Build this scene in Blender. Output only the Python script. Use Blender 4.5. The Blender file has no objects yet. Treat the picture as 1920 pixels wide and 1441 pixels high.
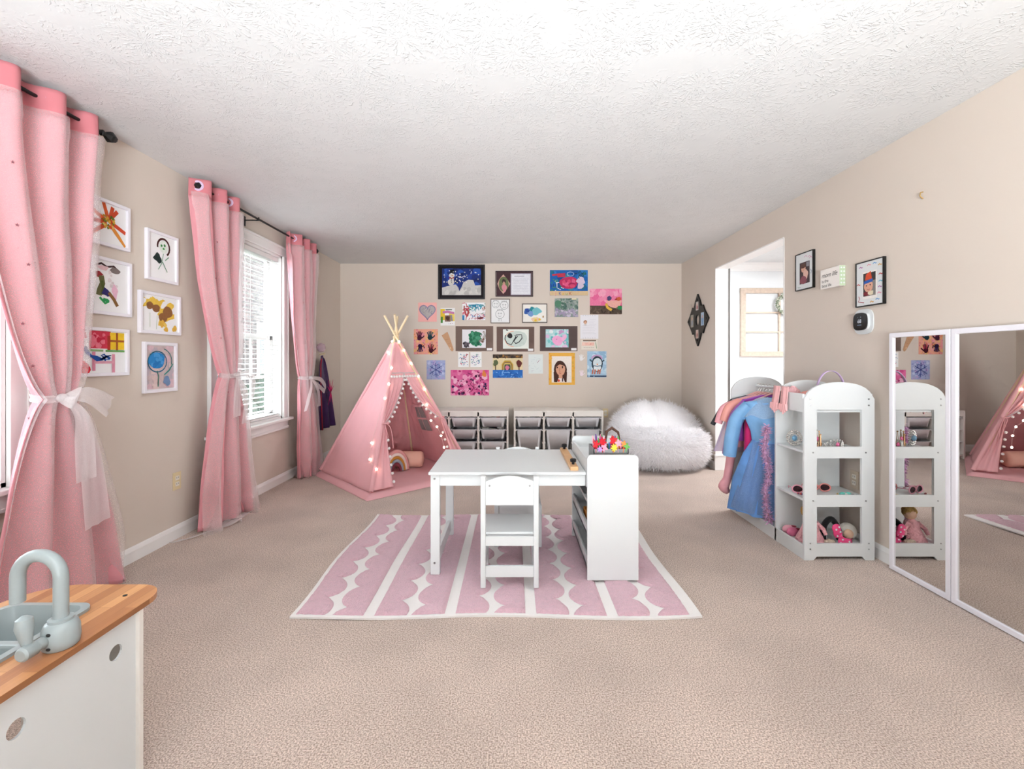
import bpy, math, random
from mathutils import Vector, Matrix, noise
from mathutils.geometry import tessellate_polygon

# ------------------------------------------------------------------ camera
F, CX, CY, H = 853.0, 962.0, 675.0, 1.185          # focal length and vanishing point in 1920x1441 pixels, eye height
XL, XR, YB, YR, ZC = -2.245, 2.19, 5.915, -2.4, 2.44  # left, right, back, rear wall planes and ceiling height
sc = bpy.context.scene
C = sc.collection
cam = bpy.data.cameras.new('camera'); camo = bpy.data.objects.new('camera', cam); C.objects.link(camo)
camo.location = (0, 0, H); camo.rotation_euler = (math.pi/2, 0, 0)
cam.sensor_width = 36; cam.lens = F/1920*36; cam.clip_start = .02
cam.shift_x = -(CX-960)/1920; cam.shift_y = -(720.5-CY)/1920
sc.camera = camo
# ------------------------------------------------------------------ world, daylight, exposure
wd = bpy.data.worlds.new('sky'); sc.world = wd; wd.use_nodes = True
bg = wd.node_tree.nodes['Background']; bg.inputs[0].default_value = (.80, .92, 1, 1); bg.inputs[1].default_value = 8.0
sc.view_settings.view_transform = 'Standard'; sc.view_settings.look = 'None'
sc.view_settings.exposure = 0.80; sc.view_settings.gamma = 1; sc.view_settings.use_curve_mapping = False
def area(name, loc, rot, sx, sy, power, col, portal=False):
    l = bpy.data.lights.new(name, 'AREA'); l.shape = 'RECTANGLE'; l.size = sx; l.size_y = sy
    l.energy = power; l.color = col
    o = bpy.data.objects.new(name, l); C.objects.link(o); o.location = loc; o.rotation_euler = rot
    if portal: l.cycles.is_portal = True
    return o
PI = math.pi
area('daylight_near_window', (XL-.32, 1.51, 1.42), (0, -PI/2, 0), 1.5, 1.0, 1, (1, 1, 1), True)
area('daylight_far_window', (XL-.32, 3.92, 1.42), (0, -PI/2, 0), 1.5, 1.0, 1, (1, 1, 1), True)
area('added_hall_fill', (3.45, 4.2, 2.36), (0, 0, 0), .9, .9, 50, (.92, .96, 1))  # fill light added to brighten the hall and the far end
up = area('added_fill_behind_camera', (0.15, -2.0, .95), (PI-.82, 0, 0), 1.6, .8, 130, (.89, .96, 1)); up.data.spread = math.radians(112)  # unseen fill added to even out the room, tilted up at the ceiling
sc.cycles.max_bounces = 7; sc.cycles.diffuse_bounces = 4; sc.cycles.glossy_bounces = 3; sc.cycles.transparent_max_bounces = 14
sc.cycles.use_adaptive_sampling = True; sc.cycles.adaptive_threshold = .08; sc.cycles.adaptive_min_samples = 8
sc.cycles.sample_clamp_indirect = 6
sc.cycles.use_denoising = True

# ------------------------------------------------------------------ helpers
RN = random.Random(11)
def V(*a): return Vector(a)
def P(px, py, Y): return V((px-CX)*Y/F, Y, H-(py-CY)*Y/F)
def yl(px, x=XL): return F*x/(px-CX)          # depth of pixel column on a plane x = const
def zy(py, Y): return H-(py-CY)*Y/F
def fl(px, py, z=0.0):
    Y = F*(H-z)/(py-CY); return V((px-CX)*Y/F, Y, z)
def lin(c): return c/12.92 if c <= .04045 else ((c+.055)/1.055)**2.4
def rgb(h):
    h = h.lstrip('#'); return tuple(lin(int(h[i:i+2], 16)/255) for i in (0, 2, 4))
def mix(a, b, t): return a+(b-a)*t
def sm(a, b, x):
    t = max(0, min(1, (x-a)/(b-a))); return t*t*(3-2*t)

class MB:
    def __init__(s): s.v = []; s.f = []; s.m = []; s.c = []; s.anyc = False
    def add(s, vs, fs, mi=0, col=None):
        o = len(s.v); s.v += [tuple(v) for v in vs]
        for f in fs: s.f.append([i+o for i in f]); s.m.append(mi); s.c.append(col)
        if col is not None: s.anyc = True
        return s
    def box(s, lo, hi, mi=0, col=None):
        a, b = lo, hi
        vs = [(x, y, z) for x in (a[0], b[0]) for y in (a[1], b[1]) for z in (a[2], b[2])]
        return s.add(vs, [(0,1,3,2), (4,6,7,5), (0,4,5,1), (2,3,7,6), (0,2,6,4), (1,5,7,3)], mi, col)
    def obox(s, c, size, M=None, mi=0, col=None):
        M = M or Matrix.Identity(3); c = Vector(c)
        vs = [c+M@Vector((x*size[0]/2, y*size[1]/2, z*size[2]/2)) for x in (-1,1) for y in (-1,1) for z in (-1,1)]
        return s.add(vs, [(0,1,3,2), (4,6,7,5), (0,4,5,1), (2,3,7,6), (0,2,6,4), (1,5,7,3)], mi, col)
    def bar(s, p0, p1, w, t, up=(0,0,1), mi=0, col=None):
        p0, p1 = Vector(p0), Vector(p1); d = (p1-p0); L = d.length; d.normalize()
        a = d.cross(Vector(up)); a = a.normalized() if a.length > 1e-6 else Vector((1,0,0)); b = a.cross(d)
        M = Matrix((a, d, b)).transposed()
        return s.obox((p0+p1)/2, (w, L, t), M, mi, col)
    def tube(s, path, r, n=10, closed=False, mi=0, col=None, caps=True):
        path = [Vector(p) for p in path]; m = len(path)
        rs = r if isinstance(r, (list, tuple)) else [r]*m
        vs = []; nrm = None
        for i in range(m):
            a = path[(i-1) % m] if (closed or i > 0) else path[0]
            b = path[(i+1) % m] if (closed or i < m-1) else path[-1]
            t = (b-a).normalized()
            if nrm is None:
                nrm = t.cross(Vector((0,0,1)))
                if nrm.length < .05: nrm = t.cross(Vector((1,0,0)))
            else: nrm = nrm - t*nrm.dot(t)
            nrm.normalize(); bn = t.cross(nrm)
            for k in range(n):
                q = 2*PI*k/n; vs.append(path[i]+(nrm*math.cos(q)+bn*math.sin(q))*rs[i])
        fs = []
        for i in range(m if closed else m-1):
            for k in range(n):
                a = i*n+k; b = i*n+(k+1) % n; j = (i+1) % m
                fs.append((a, b, j*n+(k+1) % n, j*n+k))
        if caps and not closed: fs += [tuple(range(n))[::-1], tuple((m-1)*n+k for k in range(n))]
        return s.add(vs, fs, mi, col)
    def cyl(s, p0, p1, r0, r1=None, n=16, mi=0, col=None): return s.tube([p0, p1], [r0, r0 if r1 is None else r1], n, mi=mi, col=col)
    def lathe(s, prof, c, n=20, axis='z', mi=0, col=None):
        c = Vector(c); vs = []
        for r, z in prof:
            for k in range(n):
                q = 2*PI*k/n; x, y = r*math.cos(q), r*math.sin(q)
                vs.append(c+(Vector((x,y,z)) if axis == 'z' else Vector((x,z,y)) if axis == 'y' else Vector((z,x,y))))
        fs = [(i*n+k, i*n+(k+1) % n, (i+1)*n+(k+1) % n, (i+1)*n+k) for i in range(len(prof)-1) for k in range(n)]
        fs += [tuple(range(n))[::-1], tuple((len(prof)-1)*n+k for k in range(n))]
        return s.add(vs, fs, mi, col)
    def ball(s, c, r, nu=12, nv=8, mi=0, col=None, fn=None):
        c = Vector(c); r = r if isinstance(r, (tuple, list)) else (r, r, r); vs = []
        for j in range(nv+1):
            ph = PI*j/nv
            for i in range(nu):
                th = 2*PI*i/nu; d = Vector((math.sin(ph)*math.cos(th), math.sin(ph)*math.sin(th), math.cos(ph)))
                p = Vector((d.x*r[0], d.y*r[1], d.z*r[2]))
                vs.append(c+(p if fn is None else fn(p, d)))
        fs = [(j*nu+i, (j+1)*nu+i, (j+1)*nu+(i+1) % nu, j*nu+(i+1) % nu) for j in range(nv) for i in range(nu)]
        return s.add(vs, fs, mi, col)
    def grid(s, fn, nu, nv, closeu=False, mi=0, col=None):
        cu = nu if closeu else nu+1
        vs = [fn(i/nu, j/nv) for j in range(nv+1) for i in range(cu)]
        fs = [(j*cu+i, j*cu+(i+1) % cu, (j+1)*cu+(i+1) % cu, (j+1)*cu+i) for j in range(nv) for i in range(nu)]
        return s.add(vs, fs, mi, col)
    def prism(s, outer, holes, fn, t, mi=0, col=None):
        """2D outline with holes; fn(x, y, d) -> 3D, extruded d = 0..t"""
        loops = [outer]+list(holes); flat = [p for l in loops for p in l]
        tri = tessellate_polygon([[Vector((p[0], p[1], 0)) for p in l] for l in loops])
        n = len(flat); vs = [fn(p[0], p[1], 0) for p in flat]+[fn(p[0], p[1], t) for p in flat]
        fs = [tuple(x) for x in tri]+[tuple(i+n for i in x)[::-1] for x in tri]
        o = 0
        for l in loops:
            m = len(l)
            for i in range(m): a = o+i; b = o+(i+1) % m; fs.append((a, b, b+n, a+n))
            o += m
        return s.add(vs, fs, mi, col)
    def build(s, name, mat, parent=None, smooth=False, bevel=0, solid=0, sharp=40, world=True, subsurf=0):
        off = Vector((0,0,0)); q = parent
        if world:
            while q is not None: off += q.location; q = q.parent
        me = bpy.data.meshes.new(name)
        me.from_pydata([(v[0]-off[0], v[1]-off[1], v[2]-off[2]) for v in s.v], [], s.f)
        for m in (mat if isinstance(mat, (list, tuple)) else [mat]): me.materials.append(m)
        if any(s.m): me.polygons.foreach_set('material_index', s.m)
        if s.anyc:
            ca = me.color_attributes.new('Col', 'FLOAT_COLOR', 'CORNER'); d = []
            for f, c in zip(s.f, s.c):
                c = c or (.8, .8, .8); d += [c[0], c[1], c[2], 1]*len(f)
            ca.data.foreach_set('color', d)
        import bmesh
        bm = bmesh.new(); bm.from_mesh(me); bmesh.ops.recalc_face_normals(bm, faces=bm.faces); bm.to_mesh(me); bm.free()
        if smooth:
            me.shade_smooth()
            if sharp: me.set_sharp_from_angle(angle=math.radians(sharp))
        o = bpy.data.objects.new(name, me); C.objects.link(o); o.parent = parent
        if solid:
            m = o.modifiers.new('thickness', 'SOLIDIFY'); m.thickness = solid; m.offset = 0
        if bevel:
            m = o.modifiers.new('edges', 'BEVEL'); m.width = bevel; m.segments = 2; m.limit_method = 'ANGLE'
        if subsurf:
            m = o.modifiers.new('round', 'SUBSURF'); m.levels = subsurf; m.render_levels = subsurf
        return o

def tag(o, label=None, cat=None, group=None, kind=None):
    if label: o['label'] = label
    if cat: o['category'] = cat
    if group: o['group'] = group
    if kind: o['kind'] = kind
    return o
def thing(name, label, cat, loc=(0,0,0), group=None, rz=0):
    o = bpy.data.objects.new(name, None); C.objects.link(o); o.location = loc; o.rotation_euler = (0, 0, rz)
    o.empty_display_size = .05
    return tag(o, label, cat, group)
def struct(o): o['kind'] = 'structure'; return o
def copy_part(o, parent, loc=None):
    c = o.copy(); C.objects.link(c); c.parent = parent
    if loc is not None: c.location = loc
    return c

# ------------------------------------------------------------------ materials
MATS = {}
def mat(name, col, rough=.55, metal=0, spec=.4, var=None, bump=None, sheen=0, emit=None, coat=0):
    if name in MATS: return MATS[name]
    col = rgb(col) if isinstance(col, str) else col
    m = bpy.data.materials.new(name); m.use_nodes = True; nt = m.node_tree; N = nt.nodes; L = nt.links
    b = N['Principled BSDF']; b.inputs['Base Color'].default_value = (*col, 1); b.inputs['Roughness'].default_value = rough
    b.inputs['Metallic'].default_value = metal; b.inputs['Specular IOR Level'].default_value = spec
    b.inputs['Sheen Weight'].default_value = sheen; b.inputs['Coat Weight'].default_value = coat
    if emit: b.inputs['Emission Color'].default_value = (*emit[0], 1); b.inputs['Emission Strength'].default_value = emit[1]
    tc = N.new('ShaderNodeTexCoord')
    var = var or (9, .04)
    nz = N.new('ShaderNodeTexNoise'); nz.inputs['Scale'].default_value = var[0]; nz.inputs['Detail'].default_value = 5
    L.new(tc.outputs['Object'], nz.inputs['Vector'])
    mx = N.new('ShaderNodeMix'); mx.data_type = 'RGBA'
    mx.inputs[6].default_value = tuple(c*(1-var[1]) for c in col)+(1,); mx.inputs[7].default_value = tuple(min(1, c*(1+var[1])) for c in col)+(1,)
    L.new(nz.outputs['Fac'], mx.inputs[0]); L.new(mx.outputs[2], b.inputs['Base Color'])
    if bump:
        n2 = N.new('ShaderNodeTexNoise'); n2.inputs['Scale'].default_value = bump[0]; n2.inputs['Detail'].default_value = 5
        L.new(tc.outputs['Object'], n2.inputs['Vector'])
        bp = N.new('ShaderNodeBump'); bp.inputs['Strength'].default_value = bump[1]; bp.inputs['Distance'].default_value = bump[2] if len(bump) > 2 else .002
        L.new(n2.outputs['Fac'], bp.inputs['Height']); L.new(bp.outputs[0], b.inputs['Normal'])
    MATS[name] = m; return m
def cmat(name, rough=.7, spec=.25):
    """material that takes its colour from the mesh's own colour attribute (flat print, paint on paper)"""
    if name in MATS: return MATS[name]
    m = bpy.data.materials.new(name); m.use_nodes = True; N = m.node_tree.nodes; L = m.node_tree.links
    b = N['Principled BSDF']; b.inputs['Roughness'].default_value = rough; b.inputs['Specular IOR Level'].default_value = spec
    a = N.new('ShaderNodeVertexColor'); a.layer_name = 'Col'
    tc = N.new('ShaderNodeTexCoord'); nz = N.new('ShaderNodeTexNoise'); nz.inputs['Scale'].default_value = 60; nz.inputs['Detail'].default_value = 4
    L.new(tc.outputs['Object'], nz.inputs['Vector'])
    mr = N.new('ShaderNodeMapRange'); mr.inputs[3].default_value = .82; mr.inputs[4].default_value = 1.12
    L.new(nz.outputs['Fac'], mr.inputs[0])
    mx = N.new('ShaderNodeMix'); mx.data_type = 'RGBA'; mx.blend_type = 'MULTIPLY'; mx.inputs[0].default_value = 1
    L.new(a.outputs['Color'], mx.inputs[6]); L.new(mr.outputs[0], mx.inputs[7]); L.new(mx.outputs[2], b.inputs['Base Color'])
    MATS[name] = m; return m
def sheer(name, col, alpha, weave=420):
    """tulle: fine net, part open, part white thread that lets light through"""
    if name in MATS: return MATS[name]
    m = bpy.data.materials.new(name); m.use_nodes = True; N = m.node_tree.nodes; L = m.node_tree.links
    out = N['Material Output']; N.remove(N['Principled BSDF']); col = rgb(col)
    d = N.new('ShaderNodeBsdfDiffuse'); d.inputs[0].default_value = (*col, 1)
    t = N.new('ShaderNodeBsdfTranslucent'); t.inputs[0].default_value = (*col, 1)
    tr = N.new('ShaderNodeBsdfTransparent'); a = N.new('ShaderNodeMixShader'); a.inputs[0].default_value = .4
    L.new(d.outputs[0], a.inputs[1]); L.new(t.outputs[0], a.inputs[2])
    tc = N.new('ShaderNodeTexCoord'); nz = N.new('ShaderNodeTexNoise'); nz.inputs['Scale'].default_value = weave; nz.inputs['Detail'].default_value = 2
    L.new(tc.outputs['Object'], nz.inputs['Vector'])
    mr = N.new('ShaderNodeMapRange'); mr.inputs[3].default_value = alpha-.14; mr.inputs[4].default_value = alpha+.14
    L.new(nz.outputs['Fac'], mr.inputs[0])
    b = N.new('ShaderNodeMixShader'); L.new(mr.outputs[0], b.inputs[0]); L.new(tr.outputs[0], b.inputs[1]); L.new(a.outputs[0], b.inputs[2])
    L.new(b.outputs[0], out.inputs[0]); MATS[name] = m; return m
def cloth(name, col, trans=.25, var=(6, .06), bump=(300, .25, .001)):
    """woven cloth: diffuse with some light passing through"""
    if name in MATS: return MATS[name]
    m = mat(name, col, .85, var=var, bump=bump, spec=.15, sheen=.15); N = m.node_tree.nodes; L = m.node_tree.links
    b = N['Principled BSDF']; out = N['Material Output']; t = N.new('ShaderNodeBsdfTranslucent'); t.inputs[0].default_value = (*rgb(col), 1)
    mx = N.new('ShaderNodeMixShader'); mx.inputs[0].default_value = trans
    L.new(b.outputs[0], mx.inputs[1]); L.new(t.outputs[0], mx.inputs[2]); L.new(mx.outputs[0], out.inputs[0])
    return m
def glassy(name='window glass', gl=.07, tint=(1,1,1)):
    if name in MATS: return MATS[name]
    m = bpy.data.materials.new(name); m.use_nodes = True; N = m.node_tree.nodes; L = m.node_tree.links
    out = N['Material Output']; N.remove(N['Principled BSDF'])
    t = N.new('ShaderNodeBsdfTransparent'); t.inputs[0].default_value = (*tint, 1); g = N.new('ShaderNodeBsdfGlossy'); g.inputs['Roughness'].default_value = .02
    mx = N.new('ShaderNodeMixShader'); mx.inputs[0].default_value = gl
    L.new(t.outputs[0], mx.inputs[1]); L.new(g.outputs[0], mx.inputs[2]); L.new(mx.outputs[0], out.inputs[0]); MATS[name] = m; return m

def carpet_mat():
    m = mat('carpet', '#c3a595', .95, spec=.05, bump=(300, .8, .006), sheen=.3)
    N = m.node_tree.nodes; L = m.node_tree.links; b = N['Principled BSDF']
    tc = N.new('ShaderNodeTexCoord')
    def nz(s, d): n = N.new('ShaderNodeTexNoise'); n.inputs['Scale'].default_value = s; n.inputs['Detail'].default_value = d; L.new(tc.outputs['Object'], n.inputs['Vector']); return n
    def ramp(n, a, b_, c0, c1):
        r = N.new('ShaderNodeValToRGB'); r.color_ramp.elements[0].position = a; r.color_ramp.elements[1].position = b_
        r.color_ramp.elements[0].color = (*c0, 1); r.color_ramp.elements[1].color = (*c1, 1); L.new(n.outputs['Fac'], r.inputs[0]); return r
    fine = ramp(nz(190, 7), .36, .62, rgb('#9c8272'), rgb('#ecd6c8'))
    wear = ramp(nz(2.2, 3), .35, .65, (.86, .86, .86), (1.04, 1.04, 1.04))     # trodden and brushed patches of the pile
    mx = N.new('ShaderNodeMix'); mx.data_type = 'RGBA'; mx.blend_type = 'MULTIPLY'; mx.inputs[0].default_value = 1
    L.new(fine.outputs[0], mx.inputs[6]); L.new(wear.outputs[0], mx.inputs[7]); L.new(mx.outputs[2], b.inputs['Base Color'])
    return m
def ceiling_mat():
    """white paint over stomp-brush plaster: fans of ridges around scattered centres"""
    m = mat('stomped plaster', '#dedede', .8, spec=.2); N = m.node_tree.nodes; L = m.node_tree.links; b = N['Principled BSDF']
    tc = N.new('ShaderNodeTexCoord')
    def one(scale, offx):
        mp = N.new('ShaderNodeMapping'); mp.inputs['Location'].default_value = (offx, offx*.7, 0); L.new(tc.outputs['Object'], mp.inputs[0])
        vo = N.new('ShaderNodeTexVoronoi'); vo.voronoi_dimensions = '2D'; vo.inputs['Scale'].default_value = scale; L.new(mp.outputs[0], vo.inputs['Vector'])
        su = N.new('ShaderNodeVectorMath'); su.operation = 'SUBTRACT'; L.new(mp.outputs[0], su.inputs[0]); L.new(vo.outputs['Position'], su.inputs[1])
        se = N.new('ShaderNodeSeparateXYZ'); L.new(su.outputs[0], se.inputs[0])
        at = N.new('ShaderNodeMath'); at.operation = 'ARCTAN2'; L.new(se.outputs['Y'], at.inputs[0]); L.new(se.outputs['X'], at.inputs[1])
        ln = N.new('ShaderNodeMath'); ln.operation = 'MULTIPLY'; ln.inputs[1].default_value = 11; L.new(vo.outputs['Distance'], ln.inputs[0])
        an = N.new('ShaderNodeMath'); an.operation = 'MULTIPLY'; an.inputs[1].default_value = 7.5; L.new(at.outputs[0], an.inputs[0])
        sp = N.new('ShaderNodeSeparateColor'); L.new(vo.outputs['Color'], sp.inputs[0])
        rz = N.new('ShaderNodeMath'); rz.operation = 'MULTIPLY'; rz.inputs[1].default_value = 40; L.new(sp.outputs[0], rz.inputs[0])
        co = N.new('ShaderNodeCombineXYZ'); L.new(an.outputs[0], co.inputs[0]); L.new(ln.outputs[0], co.inputs[1]); L.new(rz.outputs[0], co.inputs[2])
        nz = N.new('ShaderNodeTexNoise'); nz.inputs['Scale'].default_value = 1.0; nz.inputs['Detail'].default_value = 1; nz.inputs['Distortion'].default_value = .6
        L.new(co.outputs[0], nz.inputs['Vector'])
        r = N.new('ShaderNodeValToRGB'); r.color_ramp.elements[0].position = .55; r.color_ramp.elements[1].position = .68; L.new(nz.outputs['Fac'], r.inputs[0])
        fo = N.new('ShaderNodeMapRange'); fo.inputs[1].default_value = .62; fo.inputs[2].default_value = .3; fo.inputs[3].default_value = 0; fo.inputs[4].default_value = 1
        L.new(vo.outputs['Distance'], fo.inputs[0])
        mu = N.new('ShaderNodeMath'); mu.operation = 'MULTIPLY'; L.new(r.outputs[0], mu.inputs[0]); L.new(fo.outputs[0], mu.inputs[1]); return mu
    a, c = one(3.6, 0), one(4.3, 7.3)
    ad = N.new('ShaderNodeMath'); ad.operation = 'MAXIMUM'; L.new(a.outputs[0], ad.inputs[0]); L.new(c.outputs[0], ad.inputs[1])
    bp = N.new('ShaderNodeBump'); bp.inputs['Strength'].default_value = .42; bp.inputs['Distance'].default_value = .005
    L.new(ad.outputs[0], bp.inputs['Height']); L.new(bp.outputs[0], b.inputs['Normal']); return m

M_wall = mat('beige wall paint', '#d8cbbf', .75, spec=.2, var=(3, .015), bump=(60, .08, .001))
M_trim = mat('white trim paint', '#f1eeec', .4, var=(5, .01))
M_hall = mat('white hall paint', '#eef0f1', .7, spec=.2, var=(3, .01))
M_white = mat('white lacquer', '#dfe1e1', .35, var=(4, .01))
M_black = mat('black metal', '#0d0c0c', .4, spec=.5)
M_pinkc = cloth('pink blackout cloth', '#e8a0a8', .14)
M_tent = cloth('pink canvas', '#f9bfc3', .25)
M_tulle = sheer('white tulle', '#f6eeee', .30)
M_tulle2 = sheer('folded white tulle', '#f8f2f2', .62)
M_paint = cmat('paint on paper')
M_gloss = cmat('glossy print', .3, .5)
M_blind = mat('white blind slat', '#f3f2ef', .45)
M_pine = mat('pale pine', '#ecd3ad', .5, var=(20, .1))
M_chrome = mat('chrome screw', '#a8a8a8', .3, metal=1)
M_ivory = mat('ivory plastic', '#e3d0a6', .4)
M_outletw = mat('outlet white', '#efe8dc', .4)
M_dark = mat('dark slot', '#1c1a18', .6)
# ------------------------------------------------------------------ the setting
WT = .13
struct(MB().box((XL-.2, YR-.2, -.1), (4.7, YB+.15, 0)).build('floor', carpet_mat()))
struct(MB().box((XL-.2, YR-.2, ZC), (4.7, YB+.15, ZC+.1)).build('ceiling', ceiling_mat()))
W1, W2 = (.93, 2.10), (3.336, 4.506)                 # outer edges of the two window casings along the left wall
CS, ZS, ZH = .088, .625, 2.19                         # casing width, stool height, opening head
def rect(a, b, c, d): return [(a, b), (c, b), (c, d), (a, d)]
m = MB(); m.prism(rect(YR, 0, YB+.13, ZC), [rect(a+CS, ZS, b-CS, ZH) for a, b in (W1, W2)], lambda y, z, d: (XL-d, y, z), WT)
struct(m.build('wall_left', M_wall))
struct(MB().box((XL-WT, YB, 0), (XR+WT, YB+.12, ZC)).build('wall_back', M_wall))
DY0, DY1, DZ = 3.677, 4.916, 2.174                    # the doorway in the right wall
m = MB(); m.prism([(YR, 0), (DY0, 0), (DY0, DZ), (DY1, DZ), (DY1, 0), (YB, 0), (YB, ZC), (YR, ZC)], [], lambda y, z, d: (XR+d, y, z), WT)
struct(m.build('wall_right', M_wall))
struct(MB().box((XL-.2, YR-.12, 0), (4.7, YR, ZC)).build('wall_rear', M_wall))
# hall beyond the doorway
struct(MB().box((XR+WT, YB, 0), (4.7, YB+.12, ZC)).build('wall_hall_back', M_hall))
struct(MB().box((4.6, 2.3, 0), (4.7, YB, ZC)).build('wall_hall_right', M_hall))
struct(MB().box((XR+WT, 2.2, 0), (4.7, 2.3, ZC)).build('wall_hall_front', M_hall))
struct(MB().box((XR+WT, DY1+.02, 0), (XR+WT+.012, YB, ZC)).build('wall_hall_left', M_hall))
# doorway lining in white drywall paint: two jambs and the head
struct(MB().box((XR-.004, DY1-.004, .16), (XR+WT+.004, DY1+.006, DZ)).build('trim_1', M_trim))
struct(MB().box((XR-.004, DY0-.006, .16), (XR+WT+.004, DY0+.004, DZ)).build('trim_2', M_trim))
struct(MB().box((XR-.004, DY0, DZ-.004), (XR+WT+.004, DY1, DZ+.006)).build('trim_3', M_trim))
struct(MB().box((XR+WT+.004, DY1-.01, .02), (XR+WT+.022, DY1+.01, DZ)).build('trim_4', mat('dark grey strip', '#6f6a66', .5)))  # thin dark grey upright strip on the hall edge of the far jamb
# crown moulding of the hall
m = MB(); m.prism([(0, 0), (.02, 0), (.03, .03), (.07, .07), (.08, .1), (0, .1)], [], lambda d, z, t: (XR+WT+.012+t, YB-d, ZC-.1+z), 2.26)
struct(m.build('trim_5', M_trim))
def baseboard(name, p0, p1, n, h=.088, t=.014):
    p0, p1, n = Vector(p0), Vector(p1), Vector(n); L = (p1-p0); 
    m = MB(); m.prism([(0, 0), (t, 0), (t, h*.72), (t*.55, h*.93), (t*.3, h), (0, h)], [], lambda d, z, s: p0+L*s+n*d+Vector((0, 0, z)), 1.0)
    return struct(m.build(name, M_trim))
baseboard('baseboard_left', (XL, YR, 0), (XL, YB, 0), (1, 0, 0))
baseboard('baseboard_back', (XL, YB, 0), (XR, YB, 0), (0, -1, 0))
baseboard('baseboard_right', (XR, YR, 0), (XR, DY0, 0), (-1, 0, 0))
baseboard('baseboard_corner', (XR, DY1, 0), (XR, YB, 0), (-1, 0, 0))
m = MB().box((XR-.016, DY1-.02, 0), (XR+WT+.01, DY1+.004, .15)).box((XR-.019, DY1-.026, .15), (XR+WT+.014, DY1+.004, .166))
struct(m.build('baseboard_jamb', M_trim, bevel=.003))
baseboard('baseboard_hall', (XR+WT+.012, YB, 0), (4.6, YB, 0), (0, -1, 0), .12)

# windows --------------------------------------------------------------
def window(name, a, b):
    ia, ib = a+CS, b-CS
    w = struct(MB().box((XL-WT-.03, ia-.012, ZS), (XL, ia+.018, ZH)).box((XL-WT-.03, ib-.018, ZS), (XL, ib+.012, ZH))
               .box((XL-WT-.03, ia, ZH-.02), (XL, ib, ZH+.012)).box((XL-WT-.03, ia, ZS-.01), (XL, ib, ZS+.02)).build(name, M_trim))
    e = .022
    MB().box((XL, a, ZS), (XL+e, a+CS, ZH)).box((XL+e, a, ZS), (XL+e+.008, a+.02, ZH)).build('casing_side', M_trim, w, bevel=.003)
    MB().box((XL, b-CS, ZS), (XL+e, b, ZH)).box((XL+e, b-.02, ZS), (XL+e+.008, b, ZH)).build('casing_side', M_trim, w, bevel=.003)
    MB().box((XL, a, ZH), (XL+e, b, ZH+CS)).box((XL+e, a, ZH+CS-.02), (XL+e+.01, b, ZH+CS)).build('casing_head', M_trim, w, bevel=.003)
    MB().box((XL-.06, a-.03, ZS-.024), (XL+.06, b+.03, ZS)).build('stool', M_trim, w, bevel=.005)
    MB().box((XL, a-.005, ZS-.105), (XL+.018, b+.005, ZS-.024)).box((XL+.018, a, ZS-.105), (XL+.028, b, ZS-.085)).build('apron', M_trim, w, bevel=.003)
    zm = 1.40
    for nm, z0, z1, x, cols in (('sash_upper', zm-.02, ZH-.02, XL-.128, 3), ('sash_lower', ZS+.02, zm+.022, XL-.098, 3)):
        s = .045; m = MB()
        m.box((x-.015, ia+.018, z0), (x+.015, ia+.018+s, z1)).box((x-.015, ib-.018-s, z0), (x+.015, ib-.018, z1))
        m.box((x-.015, ia+.018, z0), (x+.015, ib-.018, z0+s)).box((x-.015, ia+.018, z1-s), (x+.015, ib-.018, z1))
        sh = m.build(nm, M_trim, w, bevel=.002)
        y0, y1 = ia+.018+s, ib-.018-s
        if nm == 'sash_lower':
            for k in (1, 2): y = mix(y0, y1, k/3); MB().box((x-.008, y-.01, z0+s), (x+.008, y+.01, z1-s)).build('muntin', M_trim, sh)
            MB().box((x-.008, y0, (z0+z1)/2-.01), (x+.008, y1, (z0+z1)/2+.01)).build('muntin', M_trim, sh)
        MB().box((x-.002, y0, z0+s), (x+.002, y1, z1-s)).build('pane', glassy(), sh)
    return w
window('window_1', *W1); window('window_2', *W2)
def blind(label, a, b, n=34):
    ia, ib = a+CS+.025, b-CS-.025; x = XL-.042
    t = thing('window_blind', label, 'blind', (x, (a+b)/2, ZS+.03))
    MB().box((x-.022, ia, ZH-.062), (x+.022, ib, ZH-.022)).build('headrail', M_blind, t, bevel=.003)
    z0, z1 = ZS+.05, ZH-.08; ang = math.radians(8); first = None
    for k in range(n):
        z = mix(z0, z1, k/(n-1))
        if first is None:
            first = MB().obox((x, (ia+ib)/2, z), (.042, ib-ia, .0024), Matrix.Rotation(ang, 3, 'Y')).build('slat', M_blind, t); zf = z
        else: copy_part(first, t, (0, 0, z-zf))
    MB().box((x-.022, ia, ZS+.022), (x+.022, ib, ZS+.042)).build('bottom_rail', M_blind, t, bevel=.003)
    for f in (.14, .5, .86):
        y = mix(ia, ib, f); MB().box((x+.0215, y-.0012, z0), (x+.0235, y+.0012, z1+.02)).box((x-.0235, y-.0012, z0), (x-.0215, y+.0012, z1+.02)).build('ladder_cord', M_blind, t)
    return t
blind('white slatted blind in the near left window, behind the nearest pink curtain', *W1)
blind('white slatted blind in the far left window between two pink curtains', *W2)

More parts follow.
